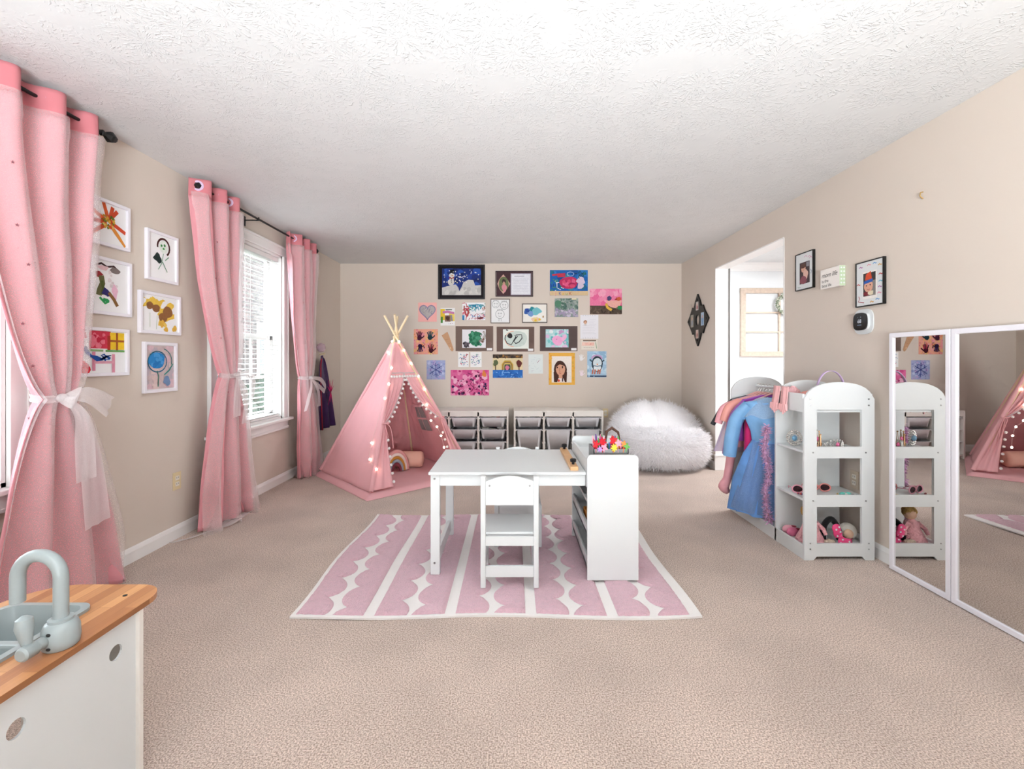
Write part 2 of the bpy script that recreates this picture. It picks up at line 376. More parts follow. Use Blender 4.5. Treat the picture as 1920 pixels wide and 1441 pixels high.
# outdoors seen through the blinds
tag(MB().box((-14, -8, -.9), (XL-WT-.35, 14, -.8)).build('lawn', mat('winter grass', '#4d5540', .95, var=(4, .2), bump=(80, .6, .02))), 'winter lawn outside the windows', 'lawn', kind='stuff')
def brick_mat():
    m = mat('pale brick', '#cbb9ae', .9); N = m.node_tree.nodes; L = m.node_tree.links
    b = N.new('ShaderNodeTexBrick'); b.inputs['Color1'].default_value = (*rgb('#453c38'), 1); b.inputs['Color2'].default_value = (*rgb('#2b2523'), 1); b.inputs['Mortar'].default_value = (*rgb('#5b534e'), 1)
    b.inputs['Scale'].default_value = 3.2; tc = N.new('ShaderNodeTexCoord'); mp = N.new('ShaderNodeMapping'); mp.inputs['Rotation'].default_value = (0, PI/2, 0)
    se = N.new('ShaderNodeSeparateXYZ'); co = N.new('ShaderNodeCombineXYZ'); L.new(tc.outputs['Object'], se.inputs[0])
    L.new(se.outputs['Y'], co.inputs[0]); L.new(se.outputs['Z'], co.inputs[1]); L.new(co.outputs[0], b.inputs['Vector']); L.new(b.outputs[0], N['Principled BSDF'].inputs['Base Color']); return m
hb = thing('brick_house', 'dark brick neighbouring house beyond the blinds of the far window', 'house', (-6.2, 8, -.8))
MB().box((-6.8, 4, -.8), (-6.2, 13, 4.2)).build('wall', brick_mat(), hb)
for y in (6.1, 8.6, 11):
    w = MB().box((-6.2, y, .5), (-6.16, y+1.1, 2.1)).build('window', M_trim, hb); MB().box((-6.16, y+.07, .57), (-6.15, y+1.03, 2.03)).build('pane', mat('dark glass', '#14181c', .1), w)
MB().box((-6.9, 3.8, 4.2), (-5.9, 13.2, 4.35)).build('eaves', M_trim, hb)
hg = thing('hedge', 'dark evergreen hedge outside below the far window', 'hedge', (-4.6, 6.5, -.8))
m = MB()
for i in range(60):
    y = mix(4.6, 10.5, i/59)+RN.uniform(-.1, .1); m.ball((-4.9+RN.uniform(-.2, .2), y, RN.uniform(-.2, .55)), RN.uniform(.28, .42), 9, 6, fn=lambda p, d: p*(1+.25*noise.noise(p*9)))
m.build('foliage', mat('hedge leaves', '#2f382c', .9, var=(30, .5), bump=(60, 1, .03)), hg, smooth=True, sharp=0)
MB().cyl((-4.9, 7.5, -.8), (-4.9, 7.5, 0), .05).build('trunk', mat('bark', '#5b4a3c', .9), hg)
# ------------------------------------------------------------------ curtains on the left wall
XROD, ZROD = -2.135, 2.366
def rod(label, y0, y1, fin0, fin1, brackets):
    t = thing('curtain_rod', label, 'curtain rod', (XROD, y0, ZROD))
    MB().cyl((XROD, y0, ZROD), (XROD, y1, ZROD), .0085, n=12).build('pole', M_black, t, smooth=True)
    for y, s, on in ((y0, -1, fin0), (y1, 1, fin1)):
        if not on: continue
        prof = [(.009, 0), (.016, .004), (.016, .012), (.011, .016), (.012, .024), (.027, .044), (.030, .056), (.022, .078), (.004, .098)]
        MB().lathe([(r, s*z) for r, z in prof], (XROD, y, ZROD), 6, 'y').build('finial', M_black, t)
    for y in brackets:
        MB().bar((XL+.002, y, ZROD-.012), (XROD, y, ZROD-.012), .012, .006).box((XL, y-.012, ZROD-.06), (XL+.005, y+.012, ZROD+.02))\
            .box((XROD-.012, y-.006, ZROD-.016), (XROD+.012, y+.006, ZROD-.009)).box((XROD+.009, y-.006, ZROD-.016), (XROD+.013, y+.006, ZROD+.012)).build('bracket', M_black, t)
rod('black curtain rod with a faceted finial above the near left window', .6, 2.355, True, True, (.75, 1.45))
rod('black curtain rod above the far left window, carrying two pink curtains', 3.15, 4.87, True, True, (3.25, 3.80, 4.83))

M_grom = mat('lilac grommet', '#dcc0dc', .35)
M_star = mat('dull rose star', '#8a5a63', .6)
M_band = cloth('pink header cloth', '#d28188', .1)
def star2d(r, n=5, k=.42): return [((r if i % 2 == 0 else r*k)*math.sin(PI*i/n), (r if i % 2 == 0 else r*k)*math.cos(PI*i/n)) for i in range(2*n)]
def ribbon(mb, path, ws, side, nw=4, ruck=.0, seed=0):
    """a strip of cloth along a path, ws = half widths, side = width direction(s)"""
    path = [Vector(p) for p in path]; n = len(path)
    sd = side if isinstance(side, list) else [side]*n
    vs = []
    for i in range(n):
        t = (path[min(i+1, n-1)]-path[max(i-1, 0)]).normalized(); s = Vector(sd[i]).normalized(); nn = t.cross(s)
        for k in range(nw+1):
            u = k/nw*2-1; vs.append(path[i]+s*ws[i]*u+nn*ruck*math.sin(u*7+seed+i*.3)*min(1, ws[i]*20))
    mb.add(vs, [(i*(nw+1)+k, i*(nw+1)+k+1, (i+1)*(nw+1)+k+1, (i+1)*(nw+1)+k) for i in range(n-1) for k in range(nw)])
def spline(pts, n=8):
    pts = [Vector(p) for p in pts]; out = []
    for i in range(len(pts)-1):
        p0, p1, p2, p3 = pts[max(i-1, 0)], pts[i], pts[i+1], pts[min(i+2, len(pts)-1)]
        for k in range(n):
            t = k/n; out.append(.5*((2*p1)+(p2-p0)*t+(2*p0-5*p1+4*p2-p3)*t*t+(3*p1-p0-3*p2+p3)*t**3))
    out.append(pts[-1]); return out
class Curtain:
    """cloth panel gathered on a rod, pinched by a sash, opening again to the floor"""
    def __init__(s, y0, y1, ty, tz, b0, b1, wt=.062, n=4, ph=0., bx=.07):
        s.__dict__.update(locals())
    def pt(s, u, z, off=0., spread=1., phs=0.):
        tz = s.tz; c0, h0 = (s.y0+s.y1)/2, (s.y1-s.y0)/2
        if z >= tz:
            t = min(1, (z-tz)/(2.30-tz)); k = t**.55; c = mix(s.ty, c0, t**.8); h = mix(s.wt, h0, k); amp = mix(.030, .050, t); x0 = mix(XROD+.028, XROD, sm(.0, .6, t))
        else:
            t = (tz-z)/tz; k = t**.62; c = mix(s.ty, (s.b0+s.b1)/2, t); h = mix(s.wt, (s.b1-s.b0)/2, k); amp = mix(.030, .05, k); x0 = mix(XROD+.028, XROD+s.bx*.4, k)
        h *= spread; w = 2*u-1
        soft = 1-.55*sm(.25, 0, abs(z-tz))*0
        ph = s.ph+phs+.7*noise.noise(Vector((z*1.3, s.ty*3, phs)))*(1 if z < 2.2 else 0)
        f = math.sin(2*PI*s.n*u+ph); f = math.copysign(abs(f)**.75, f)
        wr = .010*noise.noise(Vector((u*9, z*3.0, s.ty*7)))
        x = x0+amp*f+wr+off+.02*(1-w*w)*sm(0, .4, abs(z-tz))
        return Vector((max(x, XL+.035), c+h*w, z))
def curtain(label, cv, stars, bow, zb=.012, sheer_over=None, grom=None):
    t = thing('curtain', label, 'curtain', (XROD, cv.ty, 0))
    zt = 2.412
    p = MB().grid(lambda u, v: cv.pt(u, mix(zt-.115, zb, v)), 88, 80).build('blackout_panel', M_pinkc, t, smooth=True, sharp=0, solid=.002)
    MB().grid(lambda u, v: cv.pt(u, mix(zt, zt-.118, v), .0015), 88, 6).build('header_band', M_band, t, smooth=True, sharp=0, solid=.003)
    so = sheer_over or (1.05, .5)
    def sp(u, z):
        q = cv.pt(u, z, .030, so[0], so[1]); k = (1-sm(0, .5, z))
        if z < .25: q.y += .05*math.sin(u*23)*k*(1-z/.25); q.x += .03*math.sin(u*17+1)*(1-z/.25)
        q.x = max(q.x, XL+.04); return q
    sh = MB().grid(lambda u, v: sp(u, mix(zt-.112, zb*.6, v)), 90, 80).build('tulle_overlay', M_tulle, t, smooth=True, sharp=0)
    # grommets where the cloth crosses the rod
    for k in range(2*cv.n):
        u = (k*PI-cv.ph)/(2*PI*cv.n)
        if not .02 < u < .98: continue
        a, b = cv.pt(u-.004, ZROD), cv.pt(u+.004, ZROD); d = (b-a).normalized(); q = cv.pt(u, ZROD); nrm = Vector((d.y, -d.x, 0))
        if nrm.y > 0: nrm = -nrm
        q = Vector((XROD, q.y, ZROD)); ax = Vector((0, 0, 1)); bx = nrm.cross(ax)
        m = MB(); n = 20; ring = [(.021, .0045), (.023, .006), (.033, .006), (.036, .0035), (.036, -.0035), (.033, -.006), (.023, -.006), (.021, -.0045)]; vs = []
        for i in range(n):
            a_ = 2*PI*i/n; e = ax*math.cos(a_)+bx*math.sin(a_)
            for r, h in ring: vs.append(q+e*r+nrm*h)
        k8 = len(ring)
        m.add(vs, [(i*k8+j, i*k8+(j+1) % k8, ((i+1) % n)*k8+(j+1) % k8, ((i+1) % n)*k8+j) for i in range(n) for j in range(k8)])
        m.build('grommet', M_grom, t, smooth=True)
    for sx, sy in stars:                                # printed stars: placed on the tulle where each is seen
        best = None
        for i in range(0, 91, 2):
            for j in range(0, 100):
                q = sp(i/90, mix(zt-.12, .05, j/99)); X = CX+F*q.x/q.y; Yp = CY+F*(H-q.z)/q.y; d = (X-sx)**2+(Yp-sy)**2-q.x*60
                if best is None or d < best[0]: best = (d, q)
        q = best[1]+Vector((.006, -.003, 0)); r = .0085
        m = MB(); m.prism(star2d(r), [], lambda a, b, d: q+Vector((.35*a, .93*a, b))+Vector((d, 0, 0)), .0006); m.build('star', M_star, sh)
    # sash and bow
    q = Vector((XROD+.03, cv.ty, cv.tz)); tie = MB(); pts = []
    for i in range(28):
        a = 2*PI*i/28; pts.append((a, q+Vector((.063*math.cos(a), (cv.wt+.016)*math.sin(a), .006*math.sin(3*a)))))
    tie.grid(lambda u, v: q+Vector(((.060+.006*math.sin(v*9))*math.cos(2*PI*u), (cv.wt+.016)*math.sin(2*PI*u), (v-.5)*.034+.005*math.sin(4*PI*u))), 40, 6, True)
    s = tie.build('tie_sash', M_tulle2, t, smooth=True, sharp=0)
    m = MB(); b0 = q+Vector((.07, -.02, .0)); m.ball(b0, (.02, .024, .02), 10, 8); m.build('knot', M_tulle2, s, smooth=True)
    for path, ws, side in bow(b0):
        m = MB(); pp = spline(path, 8); wl = [mix(ws[min(int(i/8), len(ws)-1)], ws[min(int(i/8)+1, len(ws)-1)], (i % 8)/8) for i in range(len(pp))]
        ribbon(m, pp, wl, side, 6, .006, RN.random()*6); m.build('bow_ribbon', M_tulle2, s, smooth=True, sharp=0)
    return t
def bow_a(b):
    v = lambda x, y, z: b+Vector((x, y, z))
    return [([v(0, 0, 0), v(.05, .05, .012), v(.06, .12, -.02), v(.05, .185, -.06)], [.012, .035, .045, .05], (.1, .3, 1)),
            ([v(0, 0, 0), v(.045, .03, .02), v(.05, .0, -.02), v(0, -.01, -.005)], [.014, .03, .03, .014], (.2, .2, 1)),
            ([v(0, .01, 0), v(.05, .035, -.08), v(.05, .055, -.2), v(.04, .07, -.39)], [.012, .03, .04, .042], (.2, 1, .15)),
            ([v(0, .01, 0), v(.04, .06, -.1), v(.04, .10, -.3), v(.03, .14, -.62)], [.012, .03, .05, .06], (.1, 1, .2))]
def bow_b(b):
    v = lambda x, y, z: b+Vector((x, y, z))
    return [([v(0, 0, 0), v(.04, .07, .01), v(.05, .13, -.08), v(.02, .15, -.2)], [.012, .03, .045, .05], (.1, .6, .8)),
            ([v(0, 0, 0), v(.04, -.05, -.02), v(.04, -.055, -.12), v(.03, -.05, -.3)], [.012, .025, .032, .035], (.1, 1, .1)),
            ([v(0, 0, 0), v(.04, .03, -.1), v(.04, .05, -.22), v(.03, .05, -.36)], [.012, .025, .03, .03], (.1, 1, .1))]
def bow_c(b):
    v = lambda x, y, z: b+Vector((x, y, z))
    return [([v(0, 0, 0), v(.05, .10, -.02), v(.06, .20, -.10), v(.05, .21, -.15), v(.04, .12, -.1), v(0, .01, -.01)], [.012, .022, .026, .026, .022, .012], (.1, .4, 1)),
            ([v(0, 0, 0), v(.03, -.06, -.10), v(.03, -.13, -.22), v(.02, -.17, -.32)], [.012, .025, .03, .03], (.1, 1, .1)),
            ([v(0, 0, 0), v(.04, .05, -.1), v(.04, .1, -.22), v(.03, .13, -.30)], [.012, .025, .03, .03], (.1, 1, .1))]
curtain('nearest pink curtain with star-printed tulle and a big white bow, left edge of photo', Curtain(1.70, 2.29, 2.075, 1.015, 1.74, 2.42, .06, 3, 1.65),
        [(24, 305), (24, 418), (48, 500), (42, 609), (60, 687), (51, 780)], bow_a)
curtain('middle pink curtain with tulle pooling on the carpet beside the far window', Curtain(3.05, 3.54, 3.37, 1.075, 3.10, 3.68, .07, 3, -1.2),
        [(406, 454), (403, 520), (414, 568), (413, 634), (427, 738)], bow_b, sheer_over=(1.22, .9))
curtain('farthest pink curtain with white tulle sash, next to the play tent', Curtain(4.33, 4.84, 4.60, 1.01, 4.50, 4.90, .07, 3, 3.0),
        [(571, 518), (568, 566), (574, 600), (569, 647), (576, 680)], bow_c)
trail = [o for o in C.objects if o.name == 'curtain.001'][0]
m = MB(); pp = spline([fl(455, 962, .03), fl(420, 985, .022), fl(380, 1000, .016), fl(345, 1012, .012), fl(326, 1014, .010)], 8)
ribbon(m, pp, [mix(.07, .028, i/(len(pp)-1)) for i in range(len(pp))], [(.75, .55, .1)]*len(pp), 8, .006, 1.)
m.build('trailing_tulle', M_tulle2, trail, smooth=True, sharp=0)
# ------------------------------------------------------------------ pictures: a flat sheet with painted shapes
class Art:
    def __init__(s, P0, U, Vd, N):
        s.P0, s.U, s.V, s.N = Vector(P0), Vector(U), Vector(Vd), Vector(N).normalized(); s.w, s.h = s.U.length, s.V.length
        s.mb = MB(); s.k = 0; s.asp = s.w/s.h; s.r = random.Random(int(abs(P0[0]*1000+P0[2]*7000+P0[1]*313))); s.base = .0
    def at(s, u, v, d=0): return s.P0+s.U*u+s.V*v+s.N*d
    def poly(s, pts, col):
        s.k += 1; d = s.base+.00009*s.k; col = rgb(col) if isinstance(col, str) else col
        pts = [(min(1, max(0, a)), min(1, max(0, b))) for a, b in pts]
        s.mb.add([s.at(a, b, d) for a, b in pts], [tuple(range(len(pts)))], 0, col); return s
    def rect(s, a, b, c, d, col): return s.poly([(a, b), (c, b), (c, d), (a, d)], col)
    def blob(s, u, v, ru, rv, col, j=.15, n=16):
        ph = s.r.random()*9
        return s.poly([(u+ru*math.cos(2*PI*i/n)*(1+j*math.sin(3*2*PI*i/n+ph)+s.r.uniform(-j, j)*.5), v+rv*math.sin(2*PI*i/n)*(1+j*math.sin(2*2*PI*i/n+ph*2)+s.r.uniform(-j, j)*.5)) for i in range(n)], col)
    def stroke(s, pts, wd, col):
        col = rgb(col) if isinstance(col, str) else col; s.k += 1; d = s.base+.00009*s.k; n = len(pts); L = []; Rr = []
        q = [Vector((a, b/s.asp)) for a, b in pts]
        for i in range(n):
            t = q[min(i+1, n-1)]-q[max(i-1, 0)]; t = t.normalized() if t.length > 1e-9 else Vector((1, 0)); nn = Vector((-t.y, t.x))*wd/2
            for lst, e in ((L, q[i]+nn), (Rr, q[i]-nn)): lst.append(s.at(min(1, max(0, e.x)), min(1, max(0, e.y*s.asp)), d))
        s.mb.add(L+Rr, [(i, i+1, n+i+1, n+i) for i in range(n-1)], 0, col); return s
    def arc(s, u, v, ru, rv, a0, a1, wd, col, n=14): return s.stroke([(u+ru*math.cos(mix(a0, a1, i/n)), v+rv*math.sin(mix(a0, a1, i/n))) for i in range(n+1)], wd, col)
    def ring(s, u, v, ru, rv, wd, col, n=18): return s.arc(u, v, ru, rv, 0, 2*PI, wd, col, n)
    def scrib(s, a, b, c, d, col, n=8, wd=.02): return s.stroke([(s.r.uniform(a, c), s.r.uniform(b, d)) for i in range(n)], wd, col)
    def spots(s, a, b, c, d, cols, n, r0, r1=None):
        for i in range(n):
            r = s.r.uniform(r0, r1 or r0); s.blob(s.r.uniform(a, c), s.r.uniform(b, d), r, r*s.asp, s.r.choice(cols), .2, 8)
        return s
    def dabs(s, a, b, c, d, cols, n, L, wd):
        for i in range(n):
            u, v, q = s.r.uniform(a, c), s.r.uniform(b, d), s.r.uniform(0, PI); e = L*s.r.uniform(.4, 1)
            s.stroke([(u, v), (u+e*.5*math.cos(q)+s.r.uniform(-.02, .02), v+e*.5*math.sin(q)*s.asp), (u+e*math.cos(q), v+e*math.sin(q)*s.asp)], wd*s.r.uniform(.6, 1.3), s.r.choice(cols))
        return s
    def hand(s, u, v, sz, col, flip=1, up=-1, c2=None):
        a = s.asp; s.blob(u, v, sz*.42, sz*.45*a, col, .06, 12)
        for k, (dx, L) in enumerate(((-.34, .62), (-.12, .8), (.1, .82), (.32, .66))):
            x = u+dx*sz*flip; s.stroke([(u+dx*.7*sz*flip, v+up*.25*sz*a), (x, v+up*(.35+L*.35)*sz*a), (x+dx*.45*sz*flip, v+up*(.4+L*.85)*sz*a)], sz*.17, c2 if (c2 and k % 2) else col)
        s.stroke([(u+.3*sz*flip, v+.12*sz*a), (u+.62*sz*flip, v-.12*sz*a), (u+.82*sz*flip, v+up*.38*sz*a)], sz*.18, col); return s
    def build(s, parent, name='painting', m=None): return s.mb.build(name, m or M_paint, parent)
    def sub(s, a, b, c, d, base=0):
        o = Art(s.at(a, b, 0), s.U*(c-a), s.V*(d-b), s.N); o.base = base; return o
def slab(art, a, b, c, d, d0, d1): 
    m = MB(); m.prism([(a, b), (c, b), (c, d), (a, d)], [], lambda u, v, t: art.at(u, v, d0+t), d1-d0); return m
def frame_ring(art, t, d0, d1):
    """rectangular frame bar of width t (metres)"""
    a, b = t/art.w, t/art.h; m = MB(); m.prism(rect(0, 0, 1, 1), [rect(a, b, 1-a, 1-b)], lambda u, v, q: art.at(u, v, d0+q), d1-d0); return m
def text_mesh(txt, size, font_shear=0):
    cu = bpy.data.curves.new('text', 'FONT'); cu.body = txt; cu.size = size; cu.shear = font_shear; cu.align_x = 'LEFT'
    o = bpy.data.objects.new('text', cu); C.objects.link(o); dg = bpy.context.evaluated_depsgraph_get(); dg.update()
    me = bpy.data.meshes.new_from_object(o.evaluated_get(dg)); vs = [v.co.copy() for v in me.vertices]; fs = [tuple(p.vertices) for p in me.polygons]
    bpy.data.objects.remove(o); bpy.data.curves.remove(cu); bpy.data.meshes.remove(me); return vs, fs
def letter(art, txt, u, v, size, col, shear=0):
    """lettering printed on an Art surface: size in metres, (u, v) = left end of the baseline"""
    vs, fs = text_mesh(txt, size, shear); art.k += 1; d = art.base+.0003+.00009*art.k; col = rgb(col)
    e, f = art.U.normalized(), art.V.normalized(); o = art.at(u, v, d)
    art.mb.add([o+e*p.x-f*p.y for p in vs], fs, 0, col)
# ------------------------------------------------------------------ play tent
TA, TB, TC, TD = V(-1.22, 3.90, .045), V(-1.99, 4.70, .045), V(-.43, 4.68, .045), V(-1.2, 5.46, .045)
TX = V(-1.205, 4.685, 1.43)
tent = thing('play_tent', 'pink canvas teepee play tent with pom-pom trim and wooden poles', 'play tent', (TX.x, TX.y, .04))
for c in (TA, TB, TC, TD):
    d = (TX-c); o = V(-d.y, d.x, 0).normalized()*.014
    ci = c.lerp(V(TX.x, TX.y, c.z), .035); MB().tube([ci+V(0, 0, .01), TX+o, TX+(TX-ci)*.155+o*1.2], .0115, 12).build('pole', M_pine, tent, smooth=True)
    MB().tube([c.lerp(TX, .008), c.lerp(TX, .945)], [.020, .016], 12).build('pole_sleeve', M_tent, tent, smooth=True)
MB().tube([TX+V(.03*math.cos(a*.7), .03*math.sin(a*.7), -.02+.003*a) for a in range(22)], .004, 6).build('lashing', M_pine, tent, smooth=True)
TT = .955
def face(a, b, s, t, sag=.0, seed=0):
    p = a.lerp(b, s).lerp(TX, t*TT); n = (b-a).cross(TX-a).normalized()
    if n.dot(p-V(-1.2, 4.69, .5)) < 0: n = -n
    w = sag*math.sin(PI*s)*math.sin(PI*min(1, t*1.1))
    wr = .016*noise.noise(V(s*3, t*5, seed))*math.sin(PI*s)+.007*noise.noise(V(s*12, t*9, seed+4))
    return p+n*(wr-w)
for k, (a, b) in enumerate(((TB, TA), (TD, TB), (TC, TD))):
    MB().grid(lambda u, v: face(a, b, u, v, .03, k*5.), 40, 44).build('canvas_side', M_tent, tent, smooth=True, sharp=0, solid=.0025)
T0, T1 = .765, .415
def frt(s, t, d=0.):
    p = face(TA, TC, s, t, .012, 31.); n = V(.7, -.7, .35).normalized(); return p+n*d
MB().grid(lambda u, v: frt(u, mix(T0-.02, 1, v)), 24, 16).build('canvas_front', M_tent, tent, smooth=True, sharp=0, solid=.0025)
def sin_(t): return .03+.47*max(0, (t-T1)/(T0-T1))**.85
def flap_up(side):
    def fn(u, v):
        t = mix(T0, T1, v); si = sin_(t); s = u*si; pl = .012*math.sin(u*22+v*3)*sm(0, .5, v)*min(1, si*6)
        return frt(s if side < 0 else 1-s, t, pl+.004)
    return fn
def flap_low(side):
    def fn(u, v):
        t = mix(T1, .01, v); si = mix(.03, .2 if side < 0 else .16, v**.7); s = u*si
        return frt(s if side < 0 else 1-s, t, .016*math.sin(u*15+v*2)*(1-.5*v)+.006)
    return fn
poms = []
for side in (-1, 1):
    f = MB().grid(flap_up(side), 26, 30).build('door_flap', M_tent, tent, smooth=True, sharp=0, solid=.002)
    MB().grid(flap_low(side), 20, 30).build('flap_hem', M_tent, f, smooth=True, sharp=0, solid=.002)
    e = flap_up(side); MB().tube([e(1, i/24)+V(.004, -.004, 0) for i in range(25)], .0045, 6).build('edge_braid', M_tulle2, f, smooth=True)
    for i in range(1, 11): poms.append(e(1, i/11.)+V(.012, -.012, -.026))
    e2 = flap_low(side)
    for i in range(1, 7): poms.append(e2(1, .12+.13*i)+V(.014 if side < 0 else -.012, -.012, -.01))
    # knotted tie ribbons
    q = frt(.03 if side < 0 else .97, T1, .03)
    MB().tube([q+V(.03*math.cos(a*PI/6), .03*math.sin(a*PI/6), .004*math.sin(a)) for a in range(13)], .006, 6).build('tie_band', M_tent, f, smooth=True)
    for k in (-1, 1): MB().tube(spline([q, q+V(.03+.02*k, -.03, -.03), q+V(.05+.02*k, -.02, -.12), q+V(.045+.03*k, -.01, -.2-.03*k)], 6), .0035, 5).build('tie_ribbon', M_tent, f, smooth=True)
MB().tube([frt(i/20, T0, .006) for i in range(21)], .005, 6).build('trim_braid', M_tulle2, tent, smooth=True)
poms += [frt((i+.5)/11, T0-.028, .016) for i in range(11)]
M_pom = mat('white yarn pom', '#fbf5f3', .95, bump=(400, 1, .004))
pm = None
for q in poms:
    if pm is None:
        m = MB(); m.ball((0, 0, 0), .0135, 10, 7); pm = m.build('pom_pom', M_pom, tent, smooth=True, sharp=0, world=False); pm.location = q-tent.location
    else: copy_part(pm, tent, q-tent.location)
# back window with rolled flap
def dcf(s, t, d): return face(TC, TD, s, t, .03, 10.)-V(.7, .7, .3).normalized()*d
w = MB().grid(lambda u, v: dcf(mix(.34, .58, u), mix(.30, .50, v), .012), 8, 8).build('mesh_window', mat('grey mesh', '#a59a98', .9, bump=(500, 1, .003)), tent, smooth=True)
for s0, s1, t0, t1 in ((.33, .59, .395, .41), (.455, .465, .3, .5)):
    MB().grid(lambda u, v: dcf(mix(s0, s1, u), mix(t0, t1, v), .017), 4, 2).build('window_bar', M_tent, w)
MB().tube([dcf(mix(.32, .6, i/10), .515, .03) for i in range(11)], .016, 8).build('rolled_flap', M_tent, w, smooth=True)
# padded floor mat
def quad(u, v):
    a, b, c, d = V(-1.225, 3.815, 0), V(-2.06, 4.70, 0), V(-.36, 4.67, 0), V(-1.2, 5.54, 0); return a.lerp(b, u).lerp(c.lerp(d, u), v)
def matf(top):
    def fn(u, v):
        p = quad(u, v); e = min(u, 1-u, v, 1-v); h = sm(-.001, .045, e)
        p.z = (.040*math.sqrt(max(0, h))+.006*noise.noise(V(u*5, v*5, 1))*h+.002) if top else .002; return p
    return fn
mt = MB(); mt.grid(matf(True), 60, 60); mt.grid(matf(False), 60, 60)
tag(mt.build('floor_mat', M_tent, smooth=True, sharp=60), 'padded pink square mat under the play tent', 'mat')
# cushions
m = MB(); m.lathe([(.02, -.17), (.07, -.165), (.083, -.14), (.085, 0), (.083, .14), (.07, .165), (.02, .17)], (-1.13, 4.86, .13), 24, 'x')
bo = m.build('bolster_cushion', cloth('peach cloth', '#f4c2ae', .05), smooth=True, sharp=0); tag(bo, 'peach cylindrical bolster cushion lying inside the play tent', 'cushion')
rc = thing('rainbow_cushion', 'small rainbow-shaped cushion in pink, mustard, grey and maroon inside the tent', 'cushion', (-1.19, 4.62, .048))
cols = ['#e7a4a0', '#f3ded6', '#c98a3c', '#9ea3ad', '#8a3d48']
e1, e2, nn = V(.62, .78, 0).normalized(), V(0, 0, 1), V(.78, -.62, .0).normalized()
for k, c in enumerate(cols):
    r0 = .205-.032*k; m = MB(); arc = [V(-1.19, 4.62, .055)+e1*(r0*.72*math.cos(a))+e2*(r0*math.sin(a)) for a in [PI*i/18 for i in range(19)]]
    m.tube(arc, .0175, 10); m.build('cushion_band', cloth('rainbow '+c, c, .03), rc, smooth=True)
# string lights
M_bulb = mat('warm star light', '#fff3dc', .4, emit=((1, .82, .62), 9))
M_wire = mat('clear wire', '#e9c9c0', .4)
sl = thing('string_lights', 'fairy lights with glowing star bulbs wound over the play tent', 'string lights', (TX.x, TX.y, .045))
px = [(755, 627), (765, 652), (728, 661), (736, 640), (774, 680), (735, 692), (729, 722), (723, 747), (797, 730), (801, 759), (809, 787), (828, 815), (834, 837), (697, 832), (694, 860), (705, 881), (786, 705), (819, 800)]
def hit(sx, sy):
    best = None
    for fn in (lambda u, v: face(TB, TA, u, v, .03, 0.), lambda u, v: frt(u, v)):
        for i in range(41):
            for j in range(61):
                q = fn(i/40, j/60); d = (CX+F*q.x/q.y-sx)**2+(CY+F*(H-q.z)/q.y-sy)**2
                if best is None or d < best[0]: best = (d, q)
    return best[1]+V(.004, -.028, .008)
hs = [hit(*p) for p in px]
left = sorted([h for h in hs if CX+F*h.x/h.y < 742], key=lambda p: -p.z); right = sorted([h for h in hs if CX+F*h.x/h.y >= 742], key=lambda p: -p.z)
for path in (left, right): MB().tube(spline(path, 6), .0012, 4).build('wire', M_wire, sl)
bm0 = None
for q in hs:
    if bm0 is None:
        m = MB(); m.prism(star2d(.0125, 5, .5), [], lambda a, b, d: (a, d-.004, b), .008); bm0 = m.build('star_bulb', M_bulb, sl, world=False); bm0.location = q-sl.location
    else: copy_part(bm0, sl, q-sl.location)

# ------------------------------------------------------------------ purple cape on the left wall
cp = thing('hanging_cape', 'purple satin child cape with a hot pink emblem hung near the corner', 'cape', (XL+.05, 5.38, .6))
M_cape = mat('purple satin', '#3a1d4d', .3, spec=.6, var=(12, .25))
def capef(u, v):
    z = mix(1.24, .40, v); c = mix(5.22, 5.30, v); h = mix(.05, .215, v**.6); f = .026*math.sin(u*15)*(.4+v)
    return V(XL+.055+f*.8+.02*v, c+h*(2*u-1), z-.05*(2*u-1)**2*(1-v))
MB().grid(capef, 40, 30).build('cape_cloth', M_cape, cp, smooth=True, sharp=0, solid=.002)
MB().tube([capef(.06, v/12)+V(.01, -.01, 0) for v in range(13)], .006, 6).build('red_edging', mat('red satin', '#a3142c', .35), cp, smooth=True)
M_hot = mat('hot pink print', '#d8146a', .5)
em = MB()
for a, L in ((0, .13), (.5, .16), (-.5, .16), (1.0, .12), (-1.0, .12), (2.7, .17), (-2.7, .17), (3.14, .12)):
    em.prism([(-.013, 0), (.013, 0), (.0, L)], [], lambda x, y, d: capef(.52, .50)+V(.045+d, (x*math.cos(a)+y*math.sin(a))*.9+.01, y*math.cos(a)-x*math.sin(a)), .002)
em.build('emblem', M_hot, cp)
MB().cyl((XL+.001, 5.27, 1.25), (XL+.06, 5.27, 1.26), .006).ball((XL+.06, 5.27, 1.26), .01).build('wall_hook', M_ivory, cp, smooth=True)

